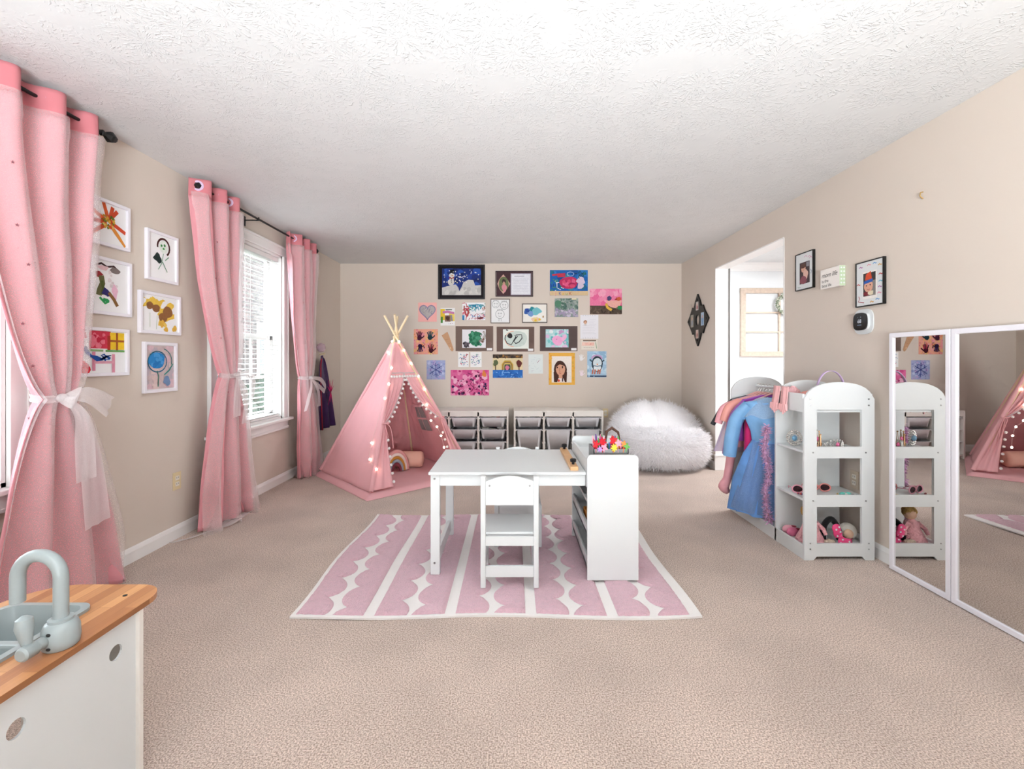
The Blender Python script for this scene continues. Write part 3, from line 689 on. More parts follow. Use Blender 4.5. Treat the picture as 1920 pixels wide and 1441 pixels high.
# ------------------------------------------------------------------ storage units and their bins
M_cream = mat('cream laminate', '#efe9e2', .4, var=(5, .01))
M_bin = mat('frosted plastic', '#f0f0f4', .35, var=(8, .03))
SY0, SY1, SZ = YB-.455, YB-.016, .578
def unit(label, x0, x1):
    t = thing('storage_unit', label, 'storage unit', ((x0+x1)/2, SY0, 0)); th = .022
    MB().box((x0, SY0, SZ-.018), (x1, SY1, SZ)).build('top', M_cream, t, bevel=.002)
    for x in (x0, x1-th): MB().box((x, SY0, 0), (x+th, SY1, SZ-.018)).build('side_panel', M_cream, t, bevel=.002)
    w = (x1-x0-th*4)/3; cols = []
    for k in range(3):
        a = x0+th+k*(w+th); cols.append((a, a+w))
        if k < 2: MB().box((a+w, SY0+.004, .03), (a+w+th, SY1, SZ-.018)).build('divider', M_cream, t, bevel=.002)
    MB().box((x0+th, SY0+.004, SZ-.07), (x1-th, SY0+.02, SZ-.018)).build('fascia', M_cream, t, bevel=.002)
    MB().box((x0+th, SY0+.006, .03), (x1-th, SY1-.01, .05)).build('bottom', M_cream, t)
    MB().box((x0+th, SY1-.012, .03), (x1-th, SY1-.004, SZ-.02)).build('back_board', M_cream, t)
    rows = [SZ-.09, SZ-.235, SZ-.38]
    for a, b in cols:
        for z in rows:
            MB().box((a, SY0+.012, z-.012), (a+.010, SY1-.02, z)).box((b-.010, SY0+.012, z-.012), (b, SY1-.02, z)).build('bin_rail', M_cream, t)
    return cols, rows
def bin_(label, a, b, zr, depth, stuff=None, y0=SY0+.012, dark=False):
    t = thing('storage_bin', label, 'storage bin', ((a+b)/2, y0, zr-depth))
    xa, xb, ya, yb = a+.004, b-.004, y0, SY1-.05; tp = min(.028, depth*.2); zb = zr-depth; z0 = zr
    m = MB()
    def ring(i, z, n=5):
        x0, x1, y0_, y1_ = xa+.012+i, xb-.012-i, ya+.006+i*.6, yb-i*.6; r = .03; pts = []
        for cx, cy, a0 in ((x1-r, y1_-r, 0), (x0+r, y1_-r, PI/2), (x0+r, y0_+r, PI), (x1-r, y0_+r, 1.5*PI)):
            for k in range(n+1): q = a0+PI/2*k/n; pts.append((cx+r*math.cos(q), cy+r*math.sin(q), z))
        return pts
    rings = [ring(0, z0), ring(tp, zb), ring(tp+.003, zb+.003), ring(.003, z0)]; n = len(rings[0]); vs = [p for r in rings for p in r]
    fs = [(i*n+k, i*n+(k+1) % n, (i+1)*n+(k+1) % n, (i+1)*n+k) for i in range(3) for k in range(n)]
    fs += [tuple(n+k for k in range(n)), tuple(2*n+k for k in range(n))]; m.add(vs, fs); m.build('tub', M_bin, t, smooth=True)
    MB().box((xa, ya-.004, z0), (xb, ya+.018, z0+.008)).box((xa, yb-.012, z0), (xb, yb, z0+.008)).box((xa, ya, z0), (xa+.014, yb, z0+.008)).box((xb-.014, ya, z0), (xb, yb, z0+.008)).build('rim', M_bin, t, bevel=.002)
    if stuff:
        m = MB(); r = random.Random(len(label))
        for i in range(9):
            m.obox((r.uniform(xa+.06, xb-.06), r.uniform(ya+.08, ya+.25), zr+.006+r.uniform(-.02, .015)), (r.uniform(.03, .09), r.uniform(.03, .1), r.uniform(.01, .03)), Matrix.Rotation(r.uniform(0, 3), 3, 'Z') @ Matrix.Rotation(r.uniform(-.3, .3), 3, 'X'), 0, rgb(r.choice(stuff)))
        m.build('contents', M_paint, t)
cl, rw = unit('cream storage unit on the back wall, partly behind the play tent', -1.135, -.055)
cr, _ = unit('cream storage unit on the back wall beside the white fur beanbag', .008, 1.085)
SH, DP = .105, .245
nm = ['left', 'middle', 'right']
for k, (a, b) in enumerate(cl):
    for r in range(3):
        lab = ['upper', 'second', 'low'][r]
        bin_(f'{lab} bin in the {nm[k]} column of the storage unit by the tent', a, b, rw[r], SH, (['#c9473f', '#f2efe9', '#4a4a52', '#d9d6d2'] if k == 2 and r < 2 else None))
for k, (a, b) in enumerate(cr):
    bin_(f'shallow upper bin in the {nm[k]} column of the storage unit near the beanbag', a, b, rw[0], SH, (['#8b8a90', '#d8d6d6', '#6f6f78'] if k == 0 else None))
    bin_(f'deep lower bin in the {nm[k]} column of the storage unit near the beanbag', a, b, rw[1], DP)

# ------------------------------------------------------------------ white fur beanbag
bbc = V(1.635, 5.13, 0)
def bag(p, d):
    pw = lambda x, e: math.copysign(abs(x)**e, x)
    rh = math.sqrt(max(0, 1-d.z*d.z)); cs = d.x/rh if rh > 1e-6 else 0.; sn = d.y/rh if rh > 1e-6 else 0.
    r = rh**.62; dz = pw(d.z, .78)                       # fat superellipsoid
    hx, hy = cs*r, sn*r; k = sm(-.25, .55, hy)
    top = mix(.20, .47, k)*(1-.22*abs(hx)**2.2*k); z = .27+(dz*top if dz > 0 else dz*.27)
    x, y = hx*.545, hy*.49
    z -= .10*math.exp(-((hy+.12)/.22)**2)*math.exp(-(hx/.5)**2)*max(0, dz)
    z -= .045*math.exp(-(hx/.09)**2)*sm(-.1, .25, hy)*(1-sm(.35, .9, hy))*max(0, dz)
    w = .03*noise.noise(V(d.x*2.5, d.y*2.5, d.z*2.5))
    return V(min(max(x*(1+w), -.535), XR-.03-bbc.x), y*(1+w), max(.003, z+w*.6))
bb = thing('beanbag_chair', 'big round beanbag chair in white faux fur in the back right corner', 'beanbag', bbc)
m = MB(); m.ball(bbc, 1, 56, 36, fn=bag); cov = m.build('cover', mat('white plush', '#f2eeef', .95, sheen=.4, bump=(120, .6, .01)), bb, smooth=True, sharp=0)
m = MB(); r = random.Random(3)
for i in range(30000):
    z = r.uniform(-.8, 1); a = r.uniform(0, 2*PI); s = math.sqrt(1-z*z); d = V(s*math.cos(a), s*math.sin(a), z); p = bbc+bag(None, d)
    if p.x > XR-.05 and d.x > 0: continue
    n = V(d.x, d.y, d.z*.9).normalized(); t = V(r.uniform(-1, 1), r.uniform(-1, 1), r.uniform(-1.1, .5)); L = r.uniform(.02, .042)
    sd = n.cross(t).normalized()*.0016; q = p+n*L*.55+t.normalized()*L*.5; q2 = p+n*L*.95+t.normalized()*L; q.z = max(q.z, .004); q2.z = max(q2.z, .004)
    if q2.x > XR-.022: continue
    m.add([p-sd, p+sd, q+sd*.8, q-sd*.8, q2], [(0, 1, 2, 3), (3, 2, 4)])
f = m.build('fur', mat('white fur strand', '#f6f2f3', .9, sheen=.3), bb); f['kind'] = 'stuff'

# ------------------------------------------------------------------ rug with raised scalloped strips
RX0, RX1, RY0, RY1 = -1.035, .86, 2.085, 3.462
def wav(x, y, z):
    return V(x+.012*math.sin(y*6+1)*sm(.5, 1, abs(x)), y+.014*math.sin(x*5+2), z+.004*(1+math.sin(x*7+y*3))*sm(.45, 1, abs(x+.09)/.95))
rug = thing('area_rug', 'white area rug with raised pink scalloped stripes under the art table', 'rug', (0, 2.77, 0))
m = MB(); m.grid(lambda u, v: wav(mix(RX0, RX1, u), mix(RY0, RY1, v), .010), 60, 44); m.grid(lambda u, v: wav(mix(RX0, RX1, u), mix(RY0, RY1, v), .001), 60, 44)
m.grid(lambda u, v: wav(mix(RX0, RX1, u), RY0, mix(.001, .010, v)), 60, 1); m.grid(lambda u, v: wav(mix(RX0, RX1, u), RY1, mix(.001, .010, v)), 60, 1)
m.grid(lambda u, v: wav(RX0, mix(RY0, RY1, u), mix(.001, .010, v)), 44, 1); m.grid(lambda u, v: wav(RX1, mix(RY0, RY1, u), mix(.001, .010, v)), 44, 1)
m.build('woven_ground', mat('white rug weave', '#f4efec', .95, bump=(260, .7, .003)), rug, smooth=True)
M_tuft = mat('pink tufted pile', '#e7bcc8', .95, var=(60, .14), bump=(190, 1, .010), sheen=.3)
per, lw, pit = .375, .05, .196
k0 = (691-CX)*2.10/F
lines = [k0+per*i for i in range(-1, 5)]
for i, xl in enumerate(lines):
    for side in (1, -1):
        xs = xl+side*lw/2                                   # straight side of the strip along the white line
        wmax, wmin = (per-lw)/2-.008, .066
        if side > 0: x_in, x_out = xs, lambda y: xs+wmin+(wmax-wmin)*math.sqrt(max(0, 1-((((y-RY0+.03+(i % 2)*.02) % pit)/pit-.5)*2)**2))
        else: x_in, x_out = xs, lambda y: xs-wmin-(wmax-wmin)*math.sqrt(max(0, 1-((((y-RY0+.10+(i % 2)*.02) % pit)/pit-.5)*2)**2))
        def fn(u, v, top=True):
            y = mix(RY0+.018, RY1-.018, v); a, b = x_in, x_out(y); x = mix(a, b, u); x = min(max(x, RX0+.02), RX1-.02)
            e = min(u, 1-u, v*12, (1-v)*12)
            h = .010+.013*sm(-.02, .12, e)+.003*noise.noise(V(x*60, y*60, 0)); return wav(x, y, h)
        if (side > 0 and xs > RX1-.04) or (side < 0 and xs < RX0+.06) or (side > 0 and xs+wmax < RX0+.05): continue
        MB().grid(fn, 12, 140).build('tufted_strip', M_tuft, rug, smooth=True, sharp=0)

# ------------------------------------------------------------------ art table with side cabinet, and two chairs
ZR = .024
at = thing('art_table', 'white wooden art table with tall side cabinet standing on the pink rug', 'table', (0, 2.75, ZR))
TXa, TXb, TYa, TYb, TZ = -.455, .392, 2.44, 3.07, .584
MB().box((TXa, TYa, TZ-.016), (TXb, TYb, TZ)).build('tabletop', M_white, at, bevel=.004)
for y in (TYa+.022, TYb-.052):
    MB().box((TXa+.008, y, ZR), (TXa+.058, y+.03, TZ-.016)).build('leg', M_white, at, bevel=.003)
for y in (TYa+.026, TYb-.046): MB().box((TXa+.058, y, TZ-.080), (TXb, y+.018, TZ-.016)).build('apron', M_white, at, bevel=.002)
MB().box((TXa+.02, TYa+.052, TZ-.080), (TXa+.038, TYb-.052, TZ-.016)).build('apron', M_white, at, bevel=.002)
MB().box((TXa+.02, TYa+.052, ZR+.03), (TXa+.042, TYb-.052, ZR+.10)).build('stretcher', M_white, at, bevel=.003)
for z in (TZ-.04, ZR+.065):
    MB().lathe([(.006, -.002), (.006, .0), (.004, .001)], (TXa+.03, TYa+.021, z), 12, 'y').build('bolt', M_chrome, at)
CXa, CXb, CYa, CYb, CZ = .392, .662, 2.40, 3.03, .684
def rpoly(a, b, c, d, r, n=6):
    """rectangle with rounded upper corners"""
    p = [(a, b), (c, b)]
    for cx, cy, a0 in ((c-r, d-r, 0), (a+r, d-r, PI/2)):
        for k in range(n+1): q = a0+PI/2*k/n; p.append((cx+r*math.cos(q), cy+r*math.sin(q)))
    return p
for y in (CYa, CYb-.018):
    m = MB(); m.prism(rpoly(CXa, ZR, CXb, CZ, .022), [], lambda x, z, d: (x, y+d, z), .018); m.build('end_panel', M_white, at, bevel=.002)
for z, h in ((ZR+.05, .014), (ZR+.225, .014), (ZR+.40, .014), (CZ-.085, .014)):
    MB().box((CXa+.004, CYa+.018, z), (CXb-.004, CYb-.018, z+h)).build('shelf', M_white, at)
for z in (ZR+.05, ZR+.225): MB().box((CXa+.004, CYa+.018, z), (CXa+.016, CYb-.018, z+.055)).build('shelf_lip', M_white, at, bevel=.002)
MB().box((CXa+.002, CYa+.018, TZ-.08), (CXa+.016, CYb-.018, CZ-.03)).build('tray_side', M_white, at)
MB().box((CXb-.016, CYa+.018, ZR+.02), (CXb-.004, CYb-.018, CZ-.03)).build('back_board', M_white, at)
pb = thing('paper_roll_bar', 'beech paper holder bar with two black knobs on the white table', 'paper holder', (.335, 2.75, TZ))
MB().box((.312, 2.475, TZ), (.356, 3.02, TZ+.022)).build('bar', mat('beech', '#d8a878', .45, var=(30, .1)), pb, bevel=.003)
for y in (2.535, 2.975):
    m = MB(); m.lathe([(.008, 0), (.008, .012), (.017, .014), (.018, .028), (.012, .032)], (.335, y, TZ+.022), 8); m.build('knob', M_black, pb)
def chair(label, x0, x1, yb, dr):
    """child's chair: yb = outer face of the back posts, dr = +1 when it faces +y"""
    t = thing('child_chair', label, 'chair', ((x0+x1)/2, yb, ZR)); p = .026; D = .30
    Y = lambda d: yb+dr*d
    def bx(xa, xb, d0, d1, za, zb): return MB().box((xa, min(Y(d0), Y(d1)), za), (xb, max(Y(d0), Y(d1)), zb))
    for x in (x0, x1-p):
        bx(x, x+p, 0, .03, ZR, .592).build('back_post', M_white, t, bevel=.004); bx(x, x+p, D-.03, D, ZR, .285).build('leg', M_white, t, bevel=.003)
        bx(x+.005, x+p-.005, .03, D-.03, .225, .28).build('seat_rail', M_white, t); bx(x+.005, x+p-.005, .03, D-.03, .09, .13).build('side_stretcher', M_white, t)
    out = [(x0+p, .445), (x1-p, .445)]+[(mix(x1-p, x0+p, k/12), .566+.028*math.sin(PI*k/12)) for k in range(13)]
    m = MB(); m.prism(out, [], lambda x, z, d: (x, Y(.008+d), z), .014); bk = m.build('backrest', M_white, t, bevel=.003)
    for x in (x0+p+.02, x1-p-.02): MB().lathe([(.005, -.002), (.005, 0), (.003, .001)], (x, Y(.006), .545), 10, 'y').build('screw', M_chrome, bk)
    bx(x0+.004, x1-.004, .03, D+.012, .285, .300).build('seat', M_white, t, bevel=.004)
    bx(x0+p, x1-p, .006, .022, .238, .285).build('seat_rail', M_white, t); bx(x0+p, x1-p, D-.024, D-.008, .225, .28).build('seat_rail', M_white, t)
    bx(x0+p, x1-p, .006, .022, .078, .135).build('back_stretcher', M_white, t, bevel=.002); bx(x0+p, x1-p, D-.024, D-.008, .16, .205).build('front_stretcher', M_white, t, bevel=.002)
chair('small white wooden chair with its back to the camera at the art table', -.166, .131, 2.315, 1)
chair('small white wooden chair tucked in on the far side of the art table', -.116, .178, 3.125, -1)
# caddy with craft supplies in the top tray
ZT = CZ-.071
M_tin = mat('grey tin', '#9b9d9f', .3, metal=.7)
cd = thing('craft_caddy', 'grey metal caddy of coloured craft sticks in the cabinet tray', 'caddy', (.53, 2.56, ZT))
MB().box((.44, 2.48, ZT), (.63, 2.484, ZT+.088)).box((.44, 2.64, ZT), (.63, 2.644, ZT+.088)).box((.44, 2.48, ZT), (.444, 2.644, ZT+.088)).box((.626, 2.48, ZT), (.63, 2.644, ZT+.088)).box((.44, 2.48, ZT), (.63, 2.644, ZT+.004)).build('tray', M_tin, cd)
r = random.Random(5)
pc = ['#d8282f', '#e0503a', '#e884a8', '#c73c8a', '#f0c23a', '#4f9a4a', '#3f7fc1', '#7a4b9c', '#f08a35', '#c9273a', '#f2a6b8', '#58b05a']
for i in range(26):
    x, y = r.uniform(.455, .615), r.uniform(2.49, 2.63); c = pc[i % 12]; h = r.uniform(.10, .155); dx, dy = r.uniform(-.015, .015), r.uniform(-.01, .02)
    mm = mat('crayon '+c, c, .5); MB().tube([(x, y, ZT+.005), (x+dx*.8, y+dy*.8, ZT+h*.88), (x+dx, y+dy, ZT+h)], [.0055, .0055, .002], 8).build('marker', mm, cd, smooth=True)
for i, (x, z, c, rad, nl) in enumerate(((.452, .115, '#cf2a35', .021, 5), (.487, .128, '#c81f2c', .024, 7), (.497, .098, '#ee9fb2', .020, 4), (.545, .135, '#cc2430', .024, 6), (.572, .122, '#f0a3b4', .022, 5), (.548, .098, '#f2d24a', .021, 8), (.600, .118, '#ef8f4a', .018, 5), (.615, .105, '#6fae58', .018, 4), (.470, .092, '#b98fd0', .016, 6))):
    m = MB(); out = [(rad*(.72+.28*math.cos(nl*q+i))*math.cos(q), rad*(.85+.25*math.cos(nl*q+i))*math.sin(q)) for q in [2*PI*k/36 for k in range(36)]]
    m.prism(out, [], lambda a_, b_, d_: (x+a_, 2.474-.004*i*.5+d_, ZT+z+b_), .004); m.tube([(x, 2.478, ZT+.07), (x, 2.478, ZT+z)], .002, 6); m.build('felt_shape', mat('felt '+c, c, .9), cd)
m = MB(); m.tube([(.525, 2.60, ZT+.08), (.535, 2.60, ZT+.165), (.565, 2.60, ZT+.185), (.60, 2.60, ZT+.16), (.61, 2.60, ZT+.12)], [.004, .008, .009, .007, .004], 8); m.build('brown_ribbon', mat('brown ribbon', '#5d4034', .8), cd, smooth=True)
tag(MB().box((.42, 2.52, ZR+.24), (.60, 2.72, ZR+.29)).build('craft_box', mat('orange card', '#d98a33', .6), bevel=.004), 'orange craft box on the upper side shelf of the art table', 'box')
tag(MB().box((.42, 2.50, ZR+.065), (.58, 2.53, ZR+.20)).build('picture_book', mat('dark cover', '#4b2330', .5, var=(40, .6)), bevel=.002), 'dark red picture book on the lower side shelf of the art table', 'book')
# ------------------------------------------------------------------ dress-up rack by the right wall
RXa, RXb, RYa, RYm, RYe = 1.725, 2.142, 2.695, 2.985, 3.607
rk = thing('dress_up_rack', 'white arched dress-up rack with open shelves and a clothes rail', 'clothes rack', ((RXa+RXb)/2, 3.15, 0))
def arch(x0, x1, zs, zt, n=16):
    return [(mix(x1, x0, k/n), zs+(zt-zs)*math.sqrt(max(0, 1-((k/n)*2-1)**2*.93))-(zt-zs)*math.sqrt(.07)*abs((k/n)*2-1)**6) for k in range(n+1)]
def outline(feet=True):
    p = [(RXa, 0), (RXa+.055, 0), (RXa+.075, .022), (RXb-.075, .022), (RXb-.055, 0), (RXb, 0)] if feet else [(RXa, 0), (RXb, 0)]
    return p+arch(RXa, RXb, .955, 1.055)
h0, h1 = RXa+.075, RXb-.075
hol = [rect(h0, .672, h1, .891), rect(h0, .386, h1, .604), rect(h0, .098, h1, .316)]
m = MB(); m.prism(outline(), hol, lambda x, z, d: (x, RYa+d, z), .016); fp = m.build('end_panel', M_white, rk, bevel=.0025)
for x in (RXa+.035, RXb-.035):
    for z in (.955, .918, .10, .066): MB().lathe([(.0045, -.0015), (.0045, 0), (.003, .0005)], (x, RYa-.0005, z), 10, 'y').build('screw', M_chrome, fp)
for x in (RXa+.052, RXb-.052):
    for z in (.638, .352): MB().lathe([(.0045, -.0015), (.0045, 0), (.003, .0005)], (x, RYa-.0005, z), 10, 'y').build('screw', M_chrome, fp)
for nm_, y in (('divider_panel', RYm), ('far_panel', RYe-.016)):
    m = MB(); m.prism(outline(False), [], lambda x, z, d: (x, y+d, z), .016); m.build(nm_, M_white, rk, bevel=.0025)
for z in (.645, .36, .07): MB().box((RXa+.004, RYa+.016, z-.014), (RXb-.004, RYm, z)).build('shelf', M_white, rk, bevel=.002)
MB().box((RXa+.006, RYm+.016, .056), (RXb-.004, RYe-.016, .07)).build('base_board', M_white, rk)
MB().box((RXa, RYa+.016, .0), (RXa+.014, RYe-.016, .085)).build('kick_rail', M_white, rk, bevel=.002)
MB().box((RXa, RYa+.016, .875), (RXa+.014, RYm, .985)).build('tray_front', M_white, rk, bevel=.002)
MB().box((RXb-.014, RYa+.016, .875), (RXb, RYm, .985)).build('tray_back', M_white, rk, bevel=.002)
MB().box((RXa+.014, RYa+.016, .875), (RXb-.014, RYm, .888)).build('tray_floor', M_white, rk)
RX, RZ = 1.925, .985
MB().cyl((RX, RYm+.016, RZ), (RX, RYe-.016, RZ), .009, n=12).build('rail', M_white, rk, smooth=True)

# clothes: each on its own velvet hanger across the rail
M_hang = mat('pink velvet hanger', '#e3a9a3', .9, sheen=.4); M_hook = mat('silver hook', '#d9d9d9', .25, metal=.9)
def hanger(label, y, w=.155):
    t = thing('clothes_hanger', label, 'hanger', (RX, y, RZ), 'hangers on the dress-up rail')
    MB().tube([(RX-.012, y, RZ+.004), (RX-.008, y, RZ+.014), (RX+.004, y, RZ+.017), (RX+.014, y, RZ+.006), (RX+.012, y, RZ-.012), (RX, y, RZ-.03), (RX, y, RZ-.05)], .002, 6).build('hook', M_hook, t, smooth=True)
    MB().tube(spline([(RX-w, y, RZ-.105), (RX-.07, y, RZ-.07), (RX, y, RZ-.048), (RX+.07, y, RZ-.07), (RX+w, y, RZ-.105)], 5), .006, 7).tube([(RX-w, y, RZ-.105), (RX+w, y, RZ-.105)], .004, 6).build('shoulders', M_hang, t, smooth=True)
def garment(name, label, y, prof, m, sleeves=(), cx=RX, skirt=None, ms=None, rz=0):
    """prof = (z, half width, half depth, pleat) from the neck down; a hollow hanging cloth tube"""
    t = thing(name, label, 'costume', (cx, y, prof[-1][0]), rz=rz)
    def fn(prof, ph=0.):
        def f(u, v):
            k = v*(len(prof)-1); i = min(int(k), len(prof)-2); q = k-i; q = q*q*(3-2*q)*.5+q*.5
            a, b = prof[i], prof[i+1]; z, w, d, pl, sx = [mix(a[j], b[j], q) for j in range(5)]
            th = 2*PI*u; pt = 1+pl*math.sin(th*9+ph+2*v)
            return V(cx+sx+w*math.cos(th)*pt, y+d*math.sin(th)*(1+pl*1.6*math.sin(th*7+ph)), z+.01*pl*math.sin(th*9))
        return f
    pr = [p if len(p) == 5 else (*p, 0.) for p in prof]
    MB().grid(fn(pr), 72, 30, True).build('bodice' if skirt else 'body', m, t, smooth=True, sharp=0)
    if skirt:
        sp = [p if len(p) == 5 else (*p, 0.) for p in skirt]; MB().grid(fn(sp, 1.1), 90, 30, True).build('skirt', ms or m, t, smooth=True, sharp=0)
    for path, r, mm in sleeves: MB().tube(spline(path, 6), [mix(r[min(int(i/6), len(r)-1)], r[min(int(i/6)+1, len(r)-1)], (i % 6)/6) for i in range(6*(len(path)-1)+1)], 16, caps=False).build('sleeve', mm or m, t, smooth=True, sharp=0)
    return t
M_blue = mat('sky blue satin', '#7fb0dd', .35, spec=.5, var=(14, .16), bump=(25, .25, .01)); M_bskirt = mat('blue organza', '#6a9bd8', .4, var=(10, .35), bump=(30, .3, .01))
M_purp = mat('violet velour', '#9a3fae', .6, var=(10, .15), sheen=.5); M_mag = mat('magenta knit', '#d8176e', .6, sheen=.3)
M_blk = mat('charcoal jersey', '#3a3b3d', .8); M_salm = mat('salmon satin', '#eaa094', .5, var=(12, .1)); M_rose = mat('rose knit', '#eaa7ae', .8, var=(20, .1))
M_lil = sheer('lilac tulle skirt', '#e4d6ec', .6); M_crim = mat('crimson velvet', '#8f1733', .7, sheen=.5)
zs = RZ-.105
ys = [3.155, 3.365, 3.42, 3.465, 3.505, 3.54, 3.57]
hl = ['blue gown', 'magenta top', 'violet dress', 'salmon costume', 'rose outfit', 'lilac tulle costume', 'charcoal jacket']
for y, h in zip(ys, hl): hanger(f'pink velvet hanger carrying the {h}', y)
S = lambda y, *p: [(x, y+dy, z) for x, dy, z in p]
y = ys[0]; gx = 1.82
garment('blue_gown', 'long sky blue princess gown hanging nearest on the dress-up rack', y, [(zs+.045, .05, .03, .02), (zs+.03, .09, .04, .02), (zs, .18, .045, .02, -.03), (zs-.09, .18, .048, .03, -.03), (zs-.2, .13, .048, .03, -.03), (zs-.27, .12, .05, .03, -.03)], M_blue,
        [(S(y, (gx-.17, 0, zs-.02), (gx-.25, -.01, zs-.12), (gx-.285, -.015, zs-.26), (gx-.30, -.02, zs-.40)), (.045, .048, .05, .045), None)],
        skirt=[(zs-.26, .12, .05, .03, -.03), (zs-.36, .15, .055, .09, -.05), (zs-.55, .18, .06, .15, -.08), (zs-.79, .20, .065, .19, -.09)], ms=M_bskirt, cx=gx, rz=-.80)
gt = [o for o in C.objects if o.name == 'blue_gown'][0]
def yoke(u, v):
    th = 2*PI*u; w = mix(.055, .21, v**.7); return V(-.02+w*math.cos(th)*(1+.03*math.sin(th*11)), mix(.035, .062, v)*math.sin(th), (zs+.045-.14*v**1.4+.01*math.sin(th*8)*v)-gt.location.z)
MB().grid(yoke, 60, 10, True).build('lace_yoke', sheer('silver lace', '#d3e2ee', .5, 160), gt, smooth=True, sharp=0, world=False)
def veil(u, v):
    th = PI+PI*u; w = mix(.13, .21, v); return V(-.03-.06*v+w*math.cos(th), mix(.056, .085, v)*math.sin(th)*(1+.12*math.sin(th*13)), (zs-.27-.5*v)-gt.location.z)
MB().grid(veil, 50, 14).build('skirt_veil', sheer('blue tulle', '#b9cfee', .4, 160), gt, smooth=True, sharp=0, world=False)
y = ys[1]
garment('magenta_top', 'bright magenta long-sleeved top behind the blue gown', y, [(zs+.03, .06, .018, .02), (zs, .16, .02, .02), (zs-.2, .15, .02, .03), (zs-.3, .15, .02, .03)], M_mag,
        [(S(y, (RX-.15, 0, zs-.02), (RX-.185, -.02, zs-.14), (RX-.195, -.03, zs-.3), (RX-.20, -.03, zs-.50)), (.035, .036, .034, .032), None)])
y = ys[2]
garment('violet_dress', 'violet velour dress in the middle of the dress-up rack', y, [(zs+.045, .06, .02, .02), (zs+.01, .18, .022, .02, -.02), (zs-.12, .19, .022, .03, -.04), (zs-.3, .18, .022, .04, -.05)], M_purp,
        [(S(y, (RX-.17, 0, zs-.02), (RX-.26, -.01, zs-.12), (RX-.30, -.015, zs-.27), (RX-.32, -.015, zs-.40)), (.04, .042, .04, .038), None)])
y = ys[3]
garment('salmon_costume', 'salmon satin costume with short sleeve between violet and rose clothes', y, [(zs+.04, .06, .016, .02), (zs, .19, .018, .03, -.03), (zs-.2, .2, .018, .05, -.08), (zs-.30, .2, .02, .06, -.10)], M_salm,
        [(S(y, (RX-.2, 0, zs-.01), (RX-.28, 0, zs-.06), (RX-.32, 0, zs-.16)), (.03, .034, .03), None)])
y = ys[4]
garment('rose_outfit', 'rose pink child outfit with hanging footed leg', y, [(zs+.04, .06, .016, .02), (zs, .19, .018, .03, -.04), (zs-.22, .19, .018, .04, -.10), (zs-.36, .15, .018, .03, -.13)], M_rose,
        [(S(y, (RX-.24, -.01, zs-.33), (RX-.265, -.02, zs-.48), (RX-.285, -.02, zs-.60), (RX-.315, -.03, zs-.66), (RX-.285, -.035, zs-.70)), (.032, .03, .03, .04, .02), None), (S(y, (RX-.2, 0, zs-.02), (RX-.3, 0, zs-.07), (RX-.345, 0, zs-.18)), (.028, .032, .028), None)])
y = ys[5]
garment('lilac_tutu', 'pale lilac tulle costume near the far end of the rack', y, [(zs+.04, .06, .014, .02), (zs, .18, .015, .03, -.04), (zs-.2, .19, .015, .06, -.1), (zs-.40, .22, .018, .08, -.14)], M_lil)
y = ys[6]
garment('charcoal_jacket', 'charcoal child jacket at the far end of the dress-up rack', y, [(zs+.04, .06, .010, .02), (zs, .19, .010, .02, -.03), (zs-.25, .19, .010, .03, -.05)], M_blk,
        [(S(y, (RX-.19, 0, zs-.01), (RX-.28, 0, zs-.07), (RX-.36, 0, zs-.20)), (.016, .018, .018), None)])
# feather boa
r = random.Random(9); bo = thing('feather_boa', 'fluffy lilac-pink feather boa hanging beside the blue gown', 'feather boa', (RXa-.03, 3.03, .09))
pth = spline([(RXa-.035, 3.03, .74), (RXa-.05, 3.03, .60), (RXa-.02, 3.03, .45), (RXa-.045, 3.03, .30), (RXa-.02, 3.03, .12)], 14)
MB().tube(pth, .004, 6).build('cord', M_rose, bo)
m = MB()
for p in pth:
    for k in range(24):
        d = V(r.uniform(-1, 1), r.uniform(-.8, .8), r.uniform(-1, .6)).normalized(); L = r.uniform(.02, .045); q = p+V(0, 0, r.uniform(-.01, .01)); s = d.cross(V(r.random(), r.random(), 1)).normalized()*.004
        e = q+d*L; e.y = max(e.y, 3.004) ; m.add([q-s*.4, q+s*.4, q.lerp(e, .6)+s, e, q.lerp(e, .6)-s], [(0, 1, 2, 3, 4)])
f = m.build('feathers', mat('pink feather', '#dba8cf', .9, sheen=.4, var=(20, .15)), bo); f['kind'] = 'stuff'

# things on the rack
def glove(label, x, y, z, dx):
    t = thing('satin_glove', label, 'glove', (x, y, z-.15)); M_g = mat('pink satin', '#f1b6b6', .4, spec=.5)
    MB().grid(lambda u, v: V(x-.008-.012*v+.004*math.sin(u*9), y+(u-.5)*.07+dx*v, z+.035*(1-v)-.09*v), 10, 8).build('cuff', M_g, t, smooth=True, solid=.006)
    for k in range(5): MB().tube([(x-.02, y-.03+.015*k+dx, z-.075), (x-.022, y-.036+.018*k+dx, z-.11), (x-.02, y-.040+.02*k+dx, z-.14+.012*abs(k-2))], [.009, .008, .004], 8).build('finger', M_g, t, smooth=True)
glove('pale pink satin glove draped over the rack tray, nearer one', RXa-.002, 2.87, .985, 0)
glove('pale pink satin glove draped over the rack tray beside the gown', RXa-.002, 2.955, .985, .01)
hbn = thing('lilac_headband', 'lilac headband standing on top of the rack tray', 'headband', (1.93, 2.80, .90))
MB().grid(lambda u, v: V(1.955+.085*math.cos(PI*u), 2.80+.018*(v-.5), .995+.125*math.sin(PI*u)), 24, 2).build('band', mat('lilac satin', '#cfb4da', .45), hbn, smooth=True, solid=.003)
for s in (-1, 1): MB().tube([(1.955+.085*s, 2.80, .998), (1.955+.075*s, 2.80, .89)], .006, 8).build('band_end', MATS['lilac satin'], hbn)
